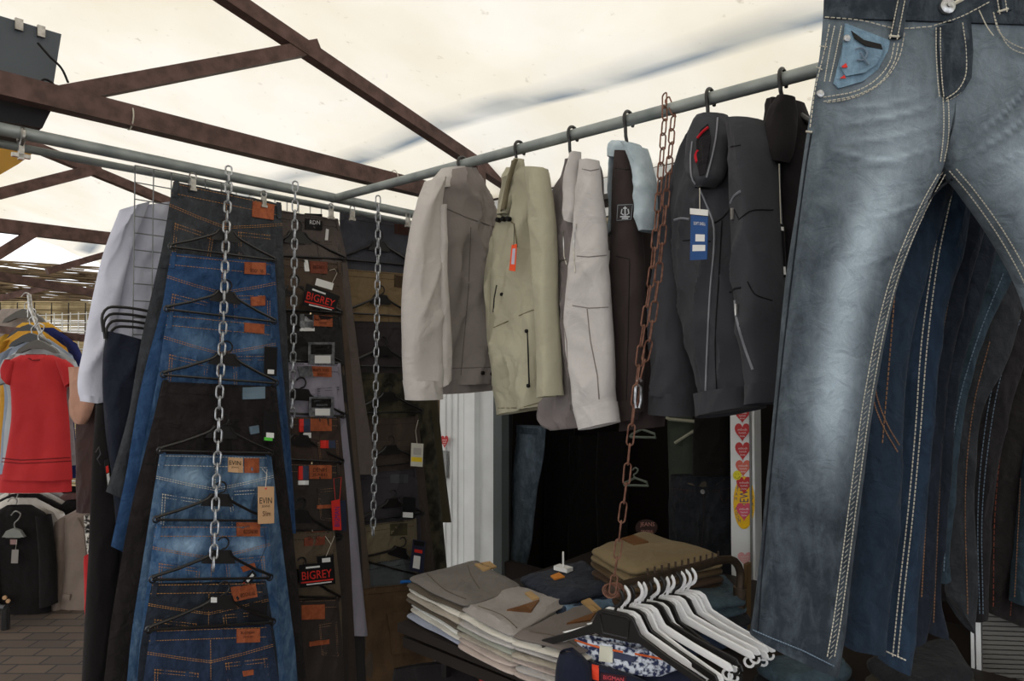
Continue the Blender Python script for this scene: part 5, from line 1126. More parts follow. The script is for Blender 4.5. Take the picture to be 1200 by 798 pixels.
p1 = pile([(478, 676), (544, 708), (612, 684), (556, 655)], .90, ZT, [K_g, K_dk, K_cr, K_be, K_dk, K_wh, K_cr, K_bl], L('%s in the left front pile', [('top', 'stone grey folded'), ('second from top', 'dark taupe folded'), ('third from top', 'cream folded'), ('fourth from top', 'beige folded'), ('fifth from top', 'dark taupe folded'), ('sixth from top', 'white folded'), ('second from bottom', 'cream folded'), ('bottom', 'pale blue grey folded')]), 'folded trousers', g1, 1)
p2 = pile([(534, 712), (604, 742), (668, 702), (600, 684)], .888, ZT, [K_g2, K_cr, K_lg, K_sg, K_be, K_pk, K_pk], L('%s in the middle front pile', [('top', 'ash grey folded'), ('second from top', 'cream folded'), ('third from top', 'light ash folded'), ('middle', 'sage folded'), ('third from bottom', 'beige folded'), ('second from bottom', 'pale pink folded'), ('bottom', 'pale pink folded')]), 'folded trousers', 'folded trousers in the middle front pile', 2)
p3 = pile([(598, 742), (676, 764), (748, 738), (690, 706)], .885, ZT, [K_g3, K_cr, K_lg, K_be, K_pk, K_lg, K_pk], L('%s in the right front pile', [('top', 'mid grey folded'), ('second from top', 'cream folded'), ('third from top', 'light ash folded'), ('middle', 'beige folded'), ('third from bottom', 'pale pink folded'), ('second from bottom', 'light ash folded'), ('bottom', 'pale pink folded')]), 'folded trousers', 'folded trousers in the right front pile', 3)
M_lab = plain('buff_label', (176, 144, 98)); M_brl = plain('brown_label', (108, 72, 40))
def toppatch(pp, q, m, nm='waist_label'):
    o = pp[1]; sf = Surf([o]); return dquad(nm, q, sf, m, pp[0], th=.003, lift=.001, nu=4, nv=3)
toppatch(p1[0], [(556, 662), (574, 659), (582, 665), (566, 670)], M_lab); toppatch(p2[0], [(608, 712), (632, 704), (622, 718), (594, 716)], M_brl); toppatch(p2[0], [(615, 696), (622, 694), (632, 702), (624, 704)], M_lab)
toppatch(p3[0], [(681, 706), (691, 702), (706, 716), (695, 718)], M_lab); toppatch(p3[0], [(672, 728), (698, 719), (692, 728), (664, 732)], M_brl)
for pp, P in ((p1[0], [(500, 672), (520, 690), (546, 702)]), (p1[0], [(548, 662), (552, 674), (562, 690)]), (p2[0], [(560, 710), (590, 722), (606, 736)]), (p3[0], [(620, 740), (660, 748), (676, 758)])):
    mb = MB(); dline(mb, curvepts(P, 12), Surf([pp[1]]), .0014); mb.build('seam', K_dk, pp[0])
# khaki pile behind
K_kh = cloth('khaki_tan_twill', (128, 112, 84), (114, 99, 73), bs=20); K_kd = cloth('dark_khaki_twill', (88, 72, 52)); K_bn = cloth('chestnut_brown_twill', (72, 56, 44))
pk_ = pile([(690, 640), (742, 668), (850, 648), (752, 622)], .99, .86, [K_kh, K_kh, K_kd, K_bn, K_bn, K_bn], L('%s in the khaki pile below the kiosk window', [('top', 'khaki tan folded'), ('second from top', 'khaki tan folded'), ('third from top', 'dark khaki folded'), ('third from bottom', 'chestnut brown folded'), ('second from bottom', 'chestnut brown folded'), ('bottom', 'chestnut brown folded')]), 'folded trousers', 'folded trousers in the khaki pile', 4)
toppatch(pk_[0], [(728, 632), (742, 628), (760, 636), (742, 639)], M_brl)
# jeans piles
J1 = denim('pile_dark_denim', (38, 42, 52)); J2 = denim('pile_indigo', (40, 50, 68)); J3 = denim('pile_light_denim', (92, 114, 136)); J4 = denim('pile_teal_denim', (54, 68, 76)); J5 = denim('pile_black_denim', (30, 31, 34))
pj = pile([(606, 676), (650, 706), (724, 690), (690, 654)], .90, ZT, [J1, J2, J1, J3, J2], L('%s of the jeans pile behind the middle grey pile', [('top', 'dark folded'), ('second', 'indigo folded'), ('third', 'dark folded'), ('fourth', 'light blue folded'), ('bottom', 'indigo folded')]), 'folded jeans', 'folded jeans behind the grey piles', 5, .015, 'folded_jeans')
pj2 = pile([(612, 692), (660, 718), (760, 700), (715, 668)], .875, ZT, [J3, J2, J5, J1], L('%s of the blue jeans pile under the rusty chain', [('top', 'light blue folded'), ('second', 'indigo folded'), ('third', 'black folded'), ('bottom', 'dark folded')]), 'folded jeans', 'folded jeans under the rusty chain', 6, .015, 'folded_jeans')
toppatch(pj2[0], [(690, 684), (704, 680), (722, 684), (706, 689)], plain('orange_label', (196, 124, 48))); toppatch(pj[0], [(645, 676), (655, 672), (662, 677), (650, 680)], plain('orange_label', (196, 124, 48)))
c_ = PZp(660, 666, .915); mb = MB(); mb.box(c_, DR * .05, DL * .03, Vector((0, 0, .012))); mb.tube([c_, c_ + Vector((0, 0, .05))], .003, 6); setp(mb.build('size_clip', M_paper, smooth=False), 'small white tag clip lying on the dark folded jeans', 'clip')
pj3 = pile([(690, 664), (742, 690), (842, 676), (790, 650)], .86, ZT, [J5, J1, J2], L('%s under the khaki pile on the table', [('top', 'black folded'), ('middle', 'dark folded'), ('bottom', 'indigo folded')]), 'folded jeans', 'folded jeans under the khaki pile', 7, .012, 'folded_jeans')
pj4 = pile([(770, 690), (810, 716), (880, 700), (846, 672)], .90, ZT, [J4, J4, J5, J2, J2], L('%s of the pile between the hangers and the hearts strip', [('top', 'teal grey folded'), ('second', 'teal grey folded'), ('third', 'black folded'), ('fourth', 'indigo folded'), ('bottom', 'indigo folded')]), 'folded jeans', 'folded jeans beside the hearts strip', 8, .012, 'folded_jeans')
pj5 = pile([(880, 770), (930, 800), (1010, 782), (965, 752)], .83, ZT - .1, [J4, J5, J2, J1], L('%s of the pile below the big faded jeans', [('top', 'teal grey folded'), ('second', 'black folded'), ('third', 'indigo folded'), ('bottom', 'dark folded')]), 'folded jeans', 'folded jeans below the big jeans', 9, .012, 'folded_jeans')
pj6 = pile([(1010, 770), (1060, 806), (1142, 786), (1110, 742)], .86, ZT - .1, [J5, cloth('olive_black', (58, 54, 44)), J5, J4, J1], L('%s of the pile beside the right white post', [('top', 'black folded'), ('second', 'olive black folded'), ('third', 'black folded'), ('fourth', 'teal grey folded'), ('bottom', 'dark folded')]), 'folded jeans', 'folded jeans beside the right post', 10, .012, 'folded_jeans')
# under the table
pu = PQ(-.02); t = garment('trousers', pu, (500, 860), 'black trousers hanging on the rail under the table corner', 'trousers')
bd = panel('hip_section', [(462, 783, 552, 772), (460, 800, 560, 800), (456, 850, 564, 850)], pu, .05, F_bt, t, nv=20, nu=26)
mb = MB(); mb.tube([pu.at(522, 740, .04), pu.at(522, 770, .04), pu.at(524, 778, .04)], .004, 6); mb.box(pu.at(523, 784, .05), DR * .02, DL * .02, Vector((0, 0, .04))); setp(mb.build('hanger_clip', M_black, smooth=False), 'black clip hanger on the trousers under the table corner', 'clip')
P = [(566, 800), (572, 782), (590, 776), (606, 780), (616, 800)]; t = garment('red_garment', PQ(-.05), (590, 860), 'red garment top poking up under the table at the bottom edge', 'garment'); panel('red_fabric', [(580, 776, 600, 776), (568, 786, 612, 786), (562, 800, 618, 800), (560, 850, 622, 850)], PQ(-.05), .06, F_rd, t, nv=16)
pu2 = PQ(.18); t = garment('olive_garment', pu2, (560, 860), 'olive garment hanging in the dark under the table', 'garment'); panel('olive_fabric', [(518, 746, 645, 790), (520, 790, 650, 820), (520, 860, 650, 880)], pu2, .06, cloth('dull_khaki', (84, 76, 54)), t)
mb = MB(); a = pu.at(487, 712, .03); 
mb.tube([pu.at(488, 742, .02), pu.at(500, 752, .02), pu.at(512, 757, .02)], .012, 8); setp(mb.build('rolled_belt', mat('brown_rope', (112, 82, 56), (60, 44, 34), ns=60)), 'brown rolled strap on the bar beneath the left front pile', 'strap')
mb = MB(); mb.tube([PC.at(*p, .06) for p in ((470, 682), (480, 681), (481, 684))], .006, 8); setp(mb.build('pen', plain('pen_blue', (40, 110, 190))), 'small blue and white pen beside the left front pile', 'pen')
# ================================================================ RACK ARM WITH COAT HANGERS
M_bz = mat('brown_tube', (92, 78, 66), (54, 44, 38), rough=.35, metal=.6, ns=30)
Yn, Yf = 1.50, 1.86
def at_Y(x, y, Y): d = ray(x, y); return CAM + d * (Y / d.y)
A0 = at_Y(716, 690, Yn); A1 = at_Y(848, 656, Yf)
t = thing('hanger_rack', A1 + Vector((0, 0, -.2)), 'brown tubular rack arm with pegs carrying the bunch of coat hangers', 'rack')
pts = [A0, A0.lerp(A1, .25), A0.lerp(A1, .5), A0.lerp(A1, .75), A1, at_Y(860, 657, Yf + .02), at_Y(867, 668, Yf + .03), at_Y(867, 690, Yf + .03), at_Y(865, 736, Yf + .03)]
mb = MB(); mb.tube([tuple(p) for p in crom([tuple(p) for p in pts], 40)], .011, 12); mb.build('tube', M_bz, t)
mb = MB(); mb.tube([at_Y(867, 688, Yf + .03), at_Y(865, 728, Yf + .03)], .018, 12); mb.build('grip_sleeve', M_bz, t)
for k in range(12):
    c_ = A0.lerp(A1, .28 + .06 * k); mb = MB(); mb.tube([c_, c_ + Vector((0, 0, .026))], .0028, 6); mb.build('peg', M_bz, t)
pp_ = PLN  # noqa
mb = MB(); mb.bar(at_Y(876, 660, Yf + .06), at_Y(875, 738, Yf + .06), .03, .01, DR); mb.build('upright', mat('bronze_plate', (104, 82, 54), rough=.5, metal=.4), t, smooth=False)
c_ = A0; mb = MB()
for k in range(5):
    a = c_ + (A0 - A1).normalized() * (.006 * k - .02); mb.tube([a + Vector((.015 * math.cos(b), -.006 * math.cos(b), .015 * math.sin(b) - .004)) for b in [i * math.pi / 7 for i in range(14)]], .0017, 5, closed=True)
setp(mb.build('wire_coil', M_rust), 'coil of rusty rings at the tip of the rack arm, end of the chain', 'rings')
def make_coat(m):
    t = thing('coat_hanger', (0, 0, 0), '', 'hanger', None)
    mb = MB(); mb.tube([(x, 0, z) for x, z in hook_pts(.03, .021, reach=1.2)], [.0034] * 3 + [.0042] * 16, 8); mb.build('hook', m, t)
    out = [(-.205, -.105), (-.2, -.092), (-.12, -.058), (-.06, -.028), (-.044, .004), (-.03, .012), (.03, .012), (.044, .004), (.06, -.028), (.12, -.058), (.2, -.092), (.205, -.105), (.195, -.108), (.115, -.073), (.055, -.047), (.03, -.05), (-.03, -.05), (-.055, -.047), (-.115, -.073), (-.195, -.108)]
    mb = MB()
    bm = bmesh.new(); vsx = [bm.verts.new((x, -.0035, z)) for x, z in out]; bm.faces.new(vsx); 
    r = bmesh.ops.extrude_face_region(bm, geom=bm.faces[:]); bmesh.ops.translate(bm, vec=(0, .007, 0), verts=[v for v in r['geom'] if isinstance(v, bmesh.types.BMVert)])
    bmesh.ops.bevel(bm, geom=bm.edges[:], offset=.0016, segments=1, affect='EDGES'); bmesh.ops.recalc_face_normals(bm, faces=bm.faces[:])
    bm.verts.index_update(); V = [v.co.copy() for v in bm.verts]; Fc = [tuple(v.index for v in f.verts) for f in bm.faces]; bm.free()
    build('shoulders', V, Fc, m, t, smooth=False)
    mb = MB(); mb.tube([(x, -.004, z) for x, z in ((-.036, -.001), (-.03, .004), (.03, .004), (.036, -.001), (.03, -.04), (-.03, -.04))], .0022, 5, closed=True); mb.build('raised_rim', m, t)
    for s in (-1, 1):
        mb = MB(); mb.tube([(s * .19 + .010 * math.cos(a), 0, -.115 + .010 * math.sin(a)) for a in [math.pi * .6 + s * .0 + i * math.pi * 1.5 / 9 for i in range(10)]], .003, 5); mb.build('end_hook', m, t)
    return t
seq = 'KWKWWKWKWWKWWW'
nm = ['frontmost', 'second', 'third', 'fourth', 'fifth', 'sixth', 'seventh', 'eighth', 'ninth', 'tenth', 'eleventh', 'twelfth', 'thirteenth', 'rearmost']
W0, K0 = make_coat(M_white), make_coat(M_black); used = set(); rnd = random.Random(5)
for k, ch in enumerate(seq):
    src = W0 if ch == 'W' else K0
    o = src if ch not in used else copy_tree(src); used.add(ch)
    f = k / 13; c_ = A0.lerp(A1, .03 + .60 * f); yaw = math.radians(-38 + rnd.uniform(-5, 5) + 6 * f); roll = math.radians(-4 + rnd.uniform(-4, 4)); 
    o.rotation_euler = (rnd.uniform(-.06, .06), roll, yaw); o.scale = (1.0,) * 3
    o.location = c_ - Vector((0, 0, .062)); o['label'] = '%s %s plastic coat hanger of the bunch on the rack arm' % (nm[k], 'white' if ch == 'W' else 'black'); o['category'] = 'hanger'; o['group'] = 'coat hangers bunched on the rack arm'
# navy polo with floral inner collar at the bottom
F_np = cloth('navy_pique', (34, 38, 54)); pn2 = PY(720, 1.58, -16)
t = garment('polo_shirt', pn2, (720, 860), 'navy polo shirt with white floral inner collar at the bottom edge', 'shirt')
bd = panel('shirt_body', [(672, 752, 760, 760), (652, 790, 830, 800), (645, 860, 850, 860)], pn2, .09, F_np, t, nv=20, nu=30, off=-.05, fold=.012)
fc = mat('floral_collar', (214, 220, 230), (44, 52, 84), rough=.9, ns=90, namt=1.8)
cl = panel('inner_collar', [(672, 744, 800, 764, 0), (680, 760, 800, 780, .0), (700, 780, 776, 792, 0)], pn2, .03, fc, t, nv=12, nu=26, label='white and navy floral inner collar')
sf = Surf([cl], pn2)
mb = MB(); dline(mb, curvepts([(674, 750), (700, 758), (730, 764)], 10), sf, .0024); dline(mb, curvepts([(744, 766), (765, 770), (785, 774)], 8), sf, .0024); mb.build('collar_trim', plain('orange_trim', (226, 104, 50)), t)
dquad('size_label', [(703, 756), (718, 758), (718, 776), (702, 774)], sf, plain('cream_label', (224, 222, 204)), t, th=.003); o = dquad('woven_label', [(719, 763), (744, 769), (743, 776), (719, 771)], sf, plain('navy_label', (60, 66, 90)), t, th=.002); 
fp = panel('collar_stand', [(676, 772, 694, 776, .0), (690, 784, 760, 800, .0), (694, 806, 790, 820, 0)], pn2, .03, F_np, t, nv=12, nu=20, off=.035)
panel('collar_wing', [(656, 764, 672, 760, .04), (652, 778, 690, 778, .05), (650, 800, 694, 800, .05), (648, 860, 690, 860, .05)], pn2, .05, F_np, t, nv=18, nu=16)
s2 = Surf([fp], pn2); dquad('red_tab', [(694, 778), (702, 780), (702, 797), (694, 795)], s2, plain('orange_red_tab', (232, 72, 44)), t, th=.003); o = dquad('brand_label', [(704, 788), (734, 792), (734, 802), (704, 799)], s2, plain('wine_label', (60, 24, 34)), t, th=.002)
text('BIGMAN', [(707, 791), (731, 794), (731, 799), (707, 796)], s2, plain('wine_red_print', (200, 70, 80)), o, lift=.005)
# ================================================================ THE BIG FADED JEANS
PJ = PY(1050, 1.07, 4)
def bump2(x, y, cx, cy, rx, ry): return math.exp(-((x - cx) / rx) ** 2 - ((y - cy) / ry) ** 2)
def wash_big(x, y):
    c = [(1035, 180), (1012, 250), (985, 320), (968, 400), (960, 480), (953, 560), (948, 640)]
    cx = poly_x(c, y); w = math.exp(-((x - cx) / (24 + max(0, 300 - y) * .10)) ** 2) * (.85 * math.exp(-((y - 300) / 120) ** 2) + .68 * math.exp(-((y - 470) / 75) ** 2))
    w += .55 * bump2(x, y, 1190, 205, 48, 50) + .5 * bump2(x, y, 1215, 330, 30, 90) + .22 * bump2(x, y, 1030, 150, 60, 60) + .12 * bump2(x, y, 1150, 90, 60, 60)
    for (x0, y0, x1, y1, a) in ((968, 150, 1085, 128, .3), (965, 172, 1090, 150, .25), (960, 178, 1060, 196, .3), (975, 200, 1095, 172, .25), (975, 130, 1070, 118, .22), (1115, 190, 1210, 120, .3), (1120, 170, 1200, 90, .28), (1130, 205, 1230, 150, .25), (980, 262, 1085, 232, .2), (960, 320, 1060, 285, .18)):
        t_ = (x - x0) / (x1 - x0)
        if 0 < t_ < 1:
            yy = y0 + (y1 - y0) * t_ + 5 * math.sin(t_ * 3.1); w += a * math.sin(math.pi * t_) * (math.exp(-((y - yy) / 2.6) ** 2) - .6 * math.exp(-((y - yy - 6) / 4) ** 2))
    w += .08 + .20 * max(0, 1 - y / 300) - .12 * max(0, min(1, (y - 450) / 300))
    return max(0, min(1, w))
D_big = denim('slate_blue_denim', (46, 54, 63), (164, 180, 192), ns=30, namt=.4, grain=.5, wn=.45)
D_bigin = denim('slate_blue_inside', (30, 34, 40))
t = garment('jeans', PJ, (1000, 788), 'large faded slate blue jeans hanging in the right foreground', 'jeans')
sm = lambda a: max(0, min(1, a)) ** 2 * (3 - 2 * max(0, min(1, a)))
def kj(side, vc):
    def f(u, v):
        leg_ = max(0, 1 - abs(2 * u - 1) ** 4) ** .6; uh = u * .5 if side < 0 else .5 + u * .5; hip_ = max(0, 1 - abs(2 * uh - 1) ** 4) ** .6
        s_ = sm((v - vc + .09) / .10); return hip_ * (1 - s_) + leg_ * s_
    return f
CXc = 1103
lL = panel('leg', [(968, -45, CXc, -45), (966, 0, CXc, 0), (961, 60, CXc, 60), (953, 110, CXc, 110), (945, 160, CXc, 160), (941, 190, CXc, 196), (934, 240, 1087, 235), (921, 330, 1053, 325), (910, 450, 1026, 450), (900, 560, 1010, 560), (891, 660, 996, 665), (884, 720, 988, 735), (880, 744, 979, 789)], PJ, .066, D_big, t, nv=170, nu=64, fold=.007, wr=.0022, ff=7, wf=8, wash=wash_big, washpx=True, kfun=kj(-1, .30), wsp=True, seed=3)
lR = panel('leg', [(CXc, -45, 1246, -45), (CXc, 0, 1250, 0), (CXc, 60, 1262, 60), (CXc, 110, 1272, 110), (CXc, 160, 1282, 160), (CXc, 196, 1290, 196), (1126, 228, 1300, 240), (1168, 288, 1312, 300), (1200, 350, 1320, 360), (1220, 440, 1326, 440), (1236, 560, 1335, 560), (1250, 790, 1350, 790)], PJ, .066, D_big, t, nv=150, nu=50, fold=.007, wr=.0022, ff=7, wf=8, wash=wash_big, washpx=True, kfun=kj(1, .30), wsp=True, seed=3)
hip = lL
sf = Surf([hip, lL, lR], PJ); SW = .0009
wb = dquad('waistband', [(967, -45), (1246, -45), (1252, 32), (965, 22)], sf, D_big, t, th=.004, nu=40, nv=6)
mb = MB(); dline(mb, curvepts([(966, 20), (1010, 24), (1050, 33), (1093, 31)], 20), sf, SW, dash=3.6, lift=.006); dline(mb, curvepts([(1094, 30), (1125, 20), (1160, 2)], 14), sf, SW, dash=3.6, lift=.006); mb.build('waistband_stitching', M_cream, wb)
for q in ([(1053, -10), (1064, -10), (1053, 47), (1041, 46)], [(1160, -40), (1174, -40), (1182, 14), (1170, 18)]):
    lo = dquad('belt_loop', q, sf, D_big, t, th=.009, nu=2, nv=8); mb = MB(); a, b, c, d = [Vector(p) for p in q]
    for f in (.15, .85): dline(mb, [tuple(a.lerp(b, f)), tuple(d.lerp(c, f))], sf, SW, dash=3.6, lift=.0125)
    dline(mb, [tuple(d.lerp(a, .07)), tuple(c.lerp(b, .07))], sf, .0016, lift=.0125); mb.build('loop_stitching', M_cream, lo)
# fly
fly = dpoly('fly_flap', [(1097, 32), (1136, 22), (1139, 60), (1137, 92), (1128, 107), (1112, 117), (1104, 112), (1100, 80)], sf, D_big, t, th=.003, lift=.003)
def st(pts, n=24, lift=.002, dash=3.6, r=SW): mbs_ = MBS; dline(mbs_, curvepts(pts, n), sf, r, dash=dash, lift=lift)
MBS = MB()
for dx in (0, 5): st([(1128 + dx, 26), (1132 + dx, 60), (1131 + dx, 90), (1122 + dx * .8, 106 + dx * .4), (1108, 116 + dx * .6)], lift=.008 if dx == 0 else .004)
for dx in (0, -5): st([(1102 + dx, 32), (1102 + dx, 60), (1104 + dx, 95), (1106 + dx, 114)], lift=.007)
for dx in (0, 6): st([(1105 + dx, 114), (1106 + dx, 140), (1105 + dx, 165), (1102 + dx * .7, 190)], lift=.004)
MBS.build('fly_stitching', M_cream, t)
# front pockets
dpoly('pocket_bag', [(990, 28), (1042, 48), (1040, 60), (1028, 82), (1010, 96), (982, 104), (976, 98), (986, 60)], sf, denim('pocket_light_denim', (112, 138, 158)), t, th=.002, lift=.002)
cp_ = dpoly('coin_pocket', [(990, 34), (1020, 44), (1036, 56), (1026, 76), (1012, 86), (990, 90), (983, 78)], sf, denim('pocket_light_denim', (112, 138, 158)), t, th=.003, lift=.005)
mb = MB(); mb.prism([sf.at(x, y, .009) for x, y in ((997, 36), (1012, 47), (1032, 52), (1034, 58), (1014, 54), (1002, 46))], PJ.n * .001); mb.build('pocket_opening', M_ink, cp_, smooth=False)
MBS = MB()
for k in (0, 5): st([(1048 + k, 50), (1043 + k, 72), (1028 + k * .8, 92 + k * .8), (1005, 106 + k), (978, 112 + k), (964, 114 + k)], lift=.006)
st([(1060, 38), (1054, 66), (1038, 92), (1012, 110), (985, 118), (968, 120)], lift=.004)
st([(986, 30), (980, 60), (972, 96)], lift=.006); st([(978, 30), (972, 60), (966, 96)], lift=.006); st([(960, 54), (970, 55)], 4, lift=.005); st([(956, 78), (964, 82)], 4, lift=.005)
st([(972, 28), (966, 60), (956, 100), (949, 150)], lift=.004); st([(944, 154), (952, 155)], 4, lift=.004, dash=2, r=.0016)
for k in (0, 6): st([(1164, 14), (1170 + k * .2, 36), (1184, 50 + k), (1205, 58 + k), (1230, 60 + k)], lift=.006)
st([(1147, 12), (1158, 34), (1164, 42)], lift=.006)
MBS.build('pocket_stitching', M_cream, t)
mb = MB(); 
for P in (curvepts([(1002, 58), (1010, 56), (1016, 62), (1012, 70), (1004, 70)], 12), [(1008, 62), (1018, 76)]): dline(mb, P, sf, .0014, lift=.0095)
mb.build('embroidery', M_pale, cp_)
dpoly('embroidery_red', [(986, 78), (991, 74), (993, 79), (988, 80)], sf, M_inkred, cp_, lift=.0092); dpoly('embroidery_red', [(984, 92), (989, 88), (991, 92)], sf, M_inkred, cp_, lift=.0092)
M_btn = mat('nickel_button', (200, 202, 204), (120, 120, 122), rough=.3, metal=.9, ns=200)
def rivet(x, y, r, nm, lift=.008):
    c_ = sf.at(x, y, lift); n = PJ.n; mb = MB(); mb.tube([c_, c_ + n * r * .35, c_ + n * r * .5], [r, r * .95, r * .55], 18); mb.tube([c_ + n * r * .5, c_ + n * r * .65], r * .3, 12); mb.build(nm, M_btn, t)
rivet(992, 45, .0055, 'rivet', .012); rivet(961, 110, .006, 'rivet', .008); rivet(1109, 8, .0125, 'fly_button', .010)
mb = MB(); dline(mb, [(1117, 5), (1128, -1)], sf, .003, lift=.008); mb.build('button_hole', M_cream, t)
# inner leg double seams and side seam
def seamstrip(P, w, legs, dash=3.6, nm='inseam'):
    MBq = MB(); s_ = Surf(legs, PJ)
    for k in (w * .12, w * .9):
        dline(MBq, curvepts([(x + k, y) for x, y in P], 70), s_, .0009, dash=dash, lift=.001)
    # ladder of puckers between the rows
    Q = curvepts(P, int(abs(P[-1][1] - P[0][1]) / 6))
    for x, y in Q: dline(MBq, [(x + w * .32, y + 2), (x + w * .66, y - 2)], s_, .00035, lift=.0)
    return MBq.build(nm, M_cream, t)
SW = .0009
seamstrip([(1098, 204), (1078, 240), (1041, 330), (1014, 450), (998, 560), (984, 665), (975, 730), (968, 770)], 11, [lL], nm='inseam_stitching')
Rp = [(1112, 200), (1134, 226), (1172, 280), (1206, 345), (1222, 400)]
MBq = MB(); 
for k in (0, 8): dline(MBq, curvepts([(x + k, y - k * .3) for x, y in Rp], 60), Surf([lR, hip], PJ), .0009, dash=3.6, lift=.0015)
MBq.build('inseam_stitching', M_cream, t)
MBq = MB(); dline(MBq, curvepts([(951, 155), (944, 200), (931, 300), (917, 420), (905, 540), (894, 660), (888, 740)], 50), Surf([lL, hip], PJ), .0016, lift=.0); MBq.build('side_seam', D_bigin, t)
MBq = MB(); dline(MBq, [(882, 738), (905, 748), (940, 762), (978, 781)], Surf([lL], PJ), .001, dash=3, lift=.0015); MBq.build('hem_stitching', M_pale, t)
MBq = MB(); dline(MBq, curvepts([(1088, 235), (1104, 218), (1116, 210)], 8), sf, .002); MBq.build('crotch_seam', D_bigin, t)
# rail over the near jeans row (above the frame)
mb = MB(); mb.tube([Vector((.30, .92, EYE + .66)), Vector((.62, 1.04, EYE + .66)), Vector((1.3, 1.9, EYE + .66)), Vector((1.9, 2.6, EYE + .66))], .014, 12); setp(mb.build('hanging_rail', M_rail), 'pipe rail above the top edge carrying the big faded jeans', 'rail')
# ================================================================ JEANS QUEUED BEHIND
Dm = denim('mid_indigo_denim', (33, 44, 58), (54, 72, 92)); Dm2 = denim('blue_indigo_denim', (36, 50, 68), (62, 84, 108)); Dt = denim('teal_blue_denim', (48, 62, 72)); Dk1 = denim('ink_denim', (34, 40, 50)); Dk2 = denim('black_brown_denim', (32, 29, 29)); Dk3 = denim('soft_black_denim', (46, 48, 52)); Dk4 = denim('blackened_denim', (36, 34, 36))
def leg(label, rows, Y, m, st_m, seams, yaw=0, th=.05, name='jeans', px=1080, hem=None, w=.0011, dash=3.6, fold=.008, extra=()):
    pl = PY(px, Y, yaw); t = garment(name, pl, ((rows[-1][0] + rows[-1][2]) / 2, rows[-1][3]), label, 'jeans')
    o = panel('leg', rows, pl, th, m, t, nv=80, nu=26, fold=fold, wr=.004, ff=8, wf=10); s_ = Surf([o], pl); mb = MB()
    for P in seams: dline(mb, curvepts(P, 40), s_, w, dash=dash, lift=.001)
    if seams: mb.build('stitching', st_m, t)
    for q, mm in extra: o2 = panel('second_leg', q, pl, th, mm, t, nv=60, nu=20, off=-.03)
    if hem: mb = MB(); dline(mb, hem, s_, w * 1.2, dash=dash, lift=.001); mb.build('hem_stitching', st_m, t)
    return t, pl
t, pl = leg('indigo jeans with curved pocket seam directly behind the big faded jeans', [(1078, 205, 1120, 215), (1050, 262, 1104, 262), (1030, 330, 1083, 330), (1012, 400, 1067, 400), (1004, 500, 1056, 500), (1000, 600, 1052, 600), (994, 680, 1044, 680), (985, 754, 1033, 762)], 1.16, Dm, M_tan, [[(1052, 300), (1044, 400), (1034, 520)], [(1019, 420), (1024, 470), (1036, 502), (1052, 530)], [(1022, 420), (1028, 466), (1040, 498), (1054, 522)]], extra=[])
MBq = MB(); 
t2, pl2 = leg('blue indigo jeans with a double stitched seam, second behind the big pair', [(1100, 200, 1136, 232), (1088, 260, 1128, 290), (1076, 330, 1110, 350), (1066, 400, 1100, 410), (1060, 500, 1092, 500), (1052, 600, 1083, 600), (1042, 700, 1072, 705), (1030, 772, 1062, 786)], 1.22, Dm2, M_cream, [[(1110, 220), (1094, 300), (1080, 400), (1073, 500), (1064, 600), (1054, 690), (1046, 770)], [(1116, 224), (1100, 300), (1087, 400), (1079, 500), (1070, 600), (1060, 690), (1052, 770)]], hem=[(1036, 762), (1062, 774)])
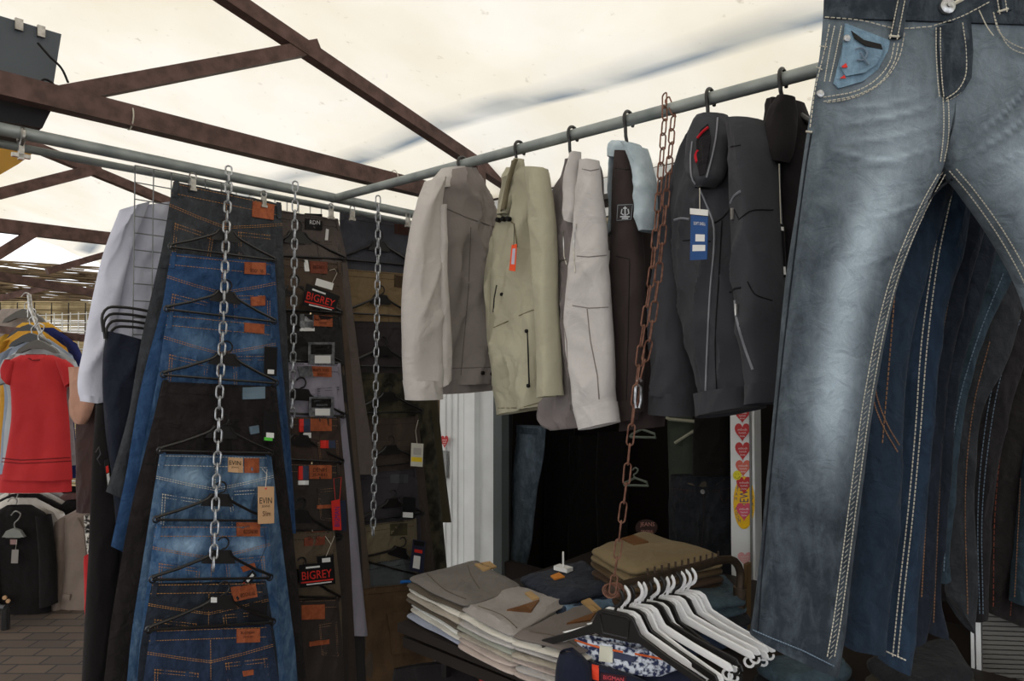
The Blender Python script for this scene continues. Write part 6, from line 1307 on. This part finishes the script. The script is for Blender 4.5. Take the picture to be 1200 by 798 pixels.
S_ = [
 ('ink blue jeans, third behind the big pair, hem turned out low', [(1124, 225, 1150, 262), (1108, 330, 1128, 350), (1092, 420, 1112, 430), (1084, 500, 1104, 500), (1076, 600, 1098, 600), (1070, 700, 1092, 700), (1062, 758, 1084, 748)], 1.29, Dk1, M_tan, [[(1130, 260), (1112, 350), (1097, 440), (1088, 560), (1080, 700)]]),
 ('dark denim jeans with brown stitching, fourth behind the big pair', [(1140, 250, 1166, 290), (1120, 350, 1142, 370), (1104, 430, 1122, 440), (1096, 520, 1112, 520), (1092, 600, 1104, 600), (1086, 700, 1098, 700), (1082, 738, 1106, 744)], 1.36, Dk1, M_tan, [[(1146, 290), (1124, 380), (1107, 470), (1100, 600), (1094, 730)]]),
 ('teal blue jeans showing as a narrow light strip among the dark ones', [(1158, 290, 1186, 320), (1138, 370, 1156, 385), (1118, 440, 1134, 450), (1108, 520, 1122, 520), (1103, 600, 1116, 600), (1100, 660, 1112, 660), (1104, 684, 1114, 678)], 1.43, Dt, M_pale, [[(1176, 320), (1148, 390), (1124, 470), (1112, 560), (1106, 670)]]),
 ('soft black jeans with a wide leg, behind the narrow teal strip', [(1168, 320, 1200, 340), (1148, 400, 1184, 410), (1124, 480, 1150, 480), (1116, 560, 1140, 560), (1112, 640, 1142, 640), (1110, 690, 1144, 700), (1112, 700, 1140, 742)], 1.50, Dk3, M_tan, [[(1160, 400), (1142, 470), (1132, 560), (1134, 720)]]),
 ('slate jeans with pale seam, just right of the wide black leg', [(1186, 330, 1216, 350), (1166, 410, 1200, 420), (1146, 490, 1178, 490), (1138, 570, 1164, 570), (1138, 650, 1158, 650), (1140, 728, 1156, 722)], 1.57, Dk4, M_pale, [[(1190, 370), (1166, 440), (1152, 520), (1146, 600), (1148, 720)], [(1196, 374), (1172, 444), (1158, 524), (1151, 600), (1152, 720)]]),
 ('black brown jeans with rust stitching near the right edge', [(1206, 330, 1250, 350), (1182, 420, 1232, 430), (1160, 500, 1216, 500), (1152, 580, 1208, 580), (1150, 650, 1204, 650), (1150, 714, 1202, 736)], 1.64, Dk2, M_redleather, [[(1190, 440), (1174, 520), (1166, 600), (1164, 712)], [(1212, 440), (1200, 540), (1190, 640), (1184, 722)]]),
 ('teal blue jeans hem at the far right edge of the picture', [(1230, 330, 1262, 350), (1214, 430, 1244, 440), (1202, 520, 1236, 520), (1192, 620, 1232, 620), (1183, 704, 1226, 712)], 1.60, Dt, M_tan, [[(1196, 560), (1192, 640), (1189, 700)]]),
]
for k, (lab, rows, Y, m, sm_, seams) in enumerate(S_): leg(lab, rows, Y, m, sm_, seams, px=1150)
# deep dark pairs filling the rest of the row
for k in range(3):
    y0 = 1.78 + .09 * k
    leg(('black jeans at the back of the near row, first of the rear three', 'black jeans at the back of the near row, second of the rear three', 'black jeans at the back of the near row, last of the rear three')[k], [(1118 + 26 * k, 222 + 20 * k, 1230 + 20 * k, 240), (1104 + 30 * k, 350, 1240, 350), (1094 + 32 * k, 480, 1240, 480), (1090 + 32 * k, 600, 1240, 600), (1088 + 32 * k, 700, 1240, 720)], y0, Dk2, M_ink, [], px=1150)
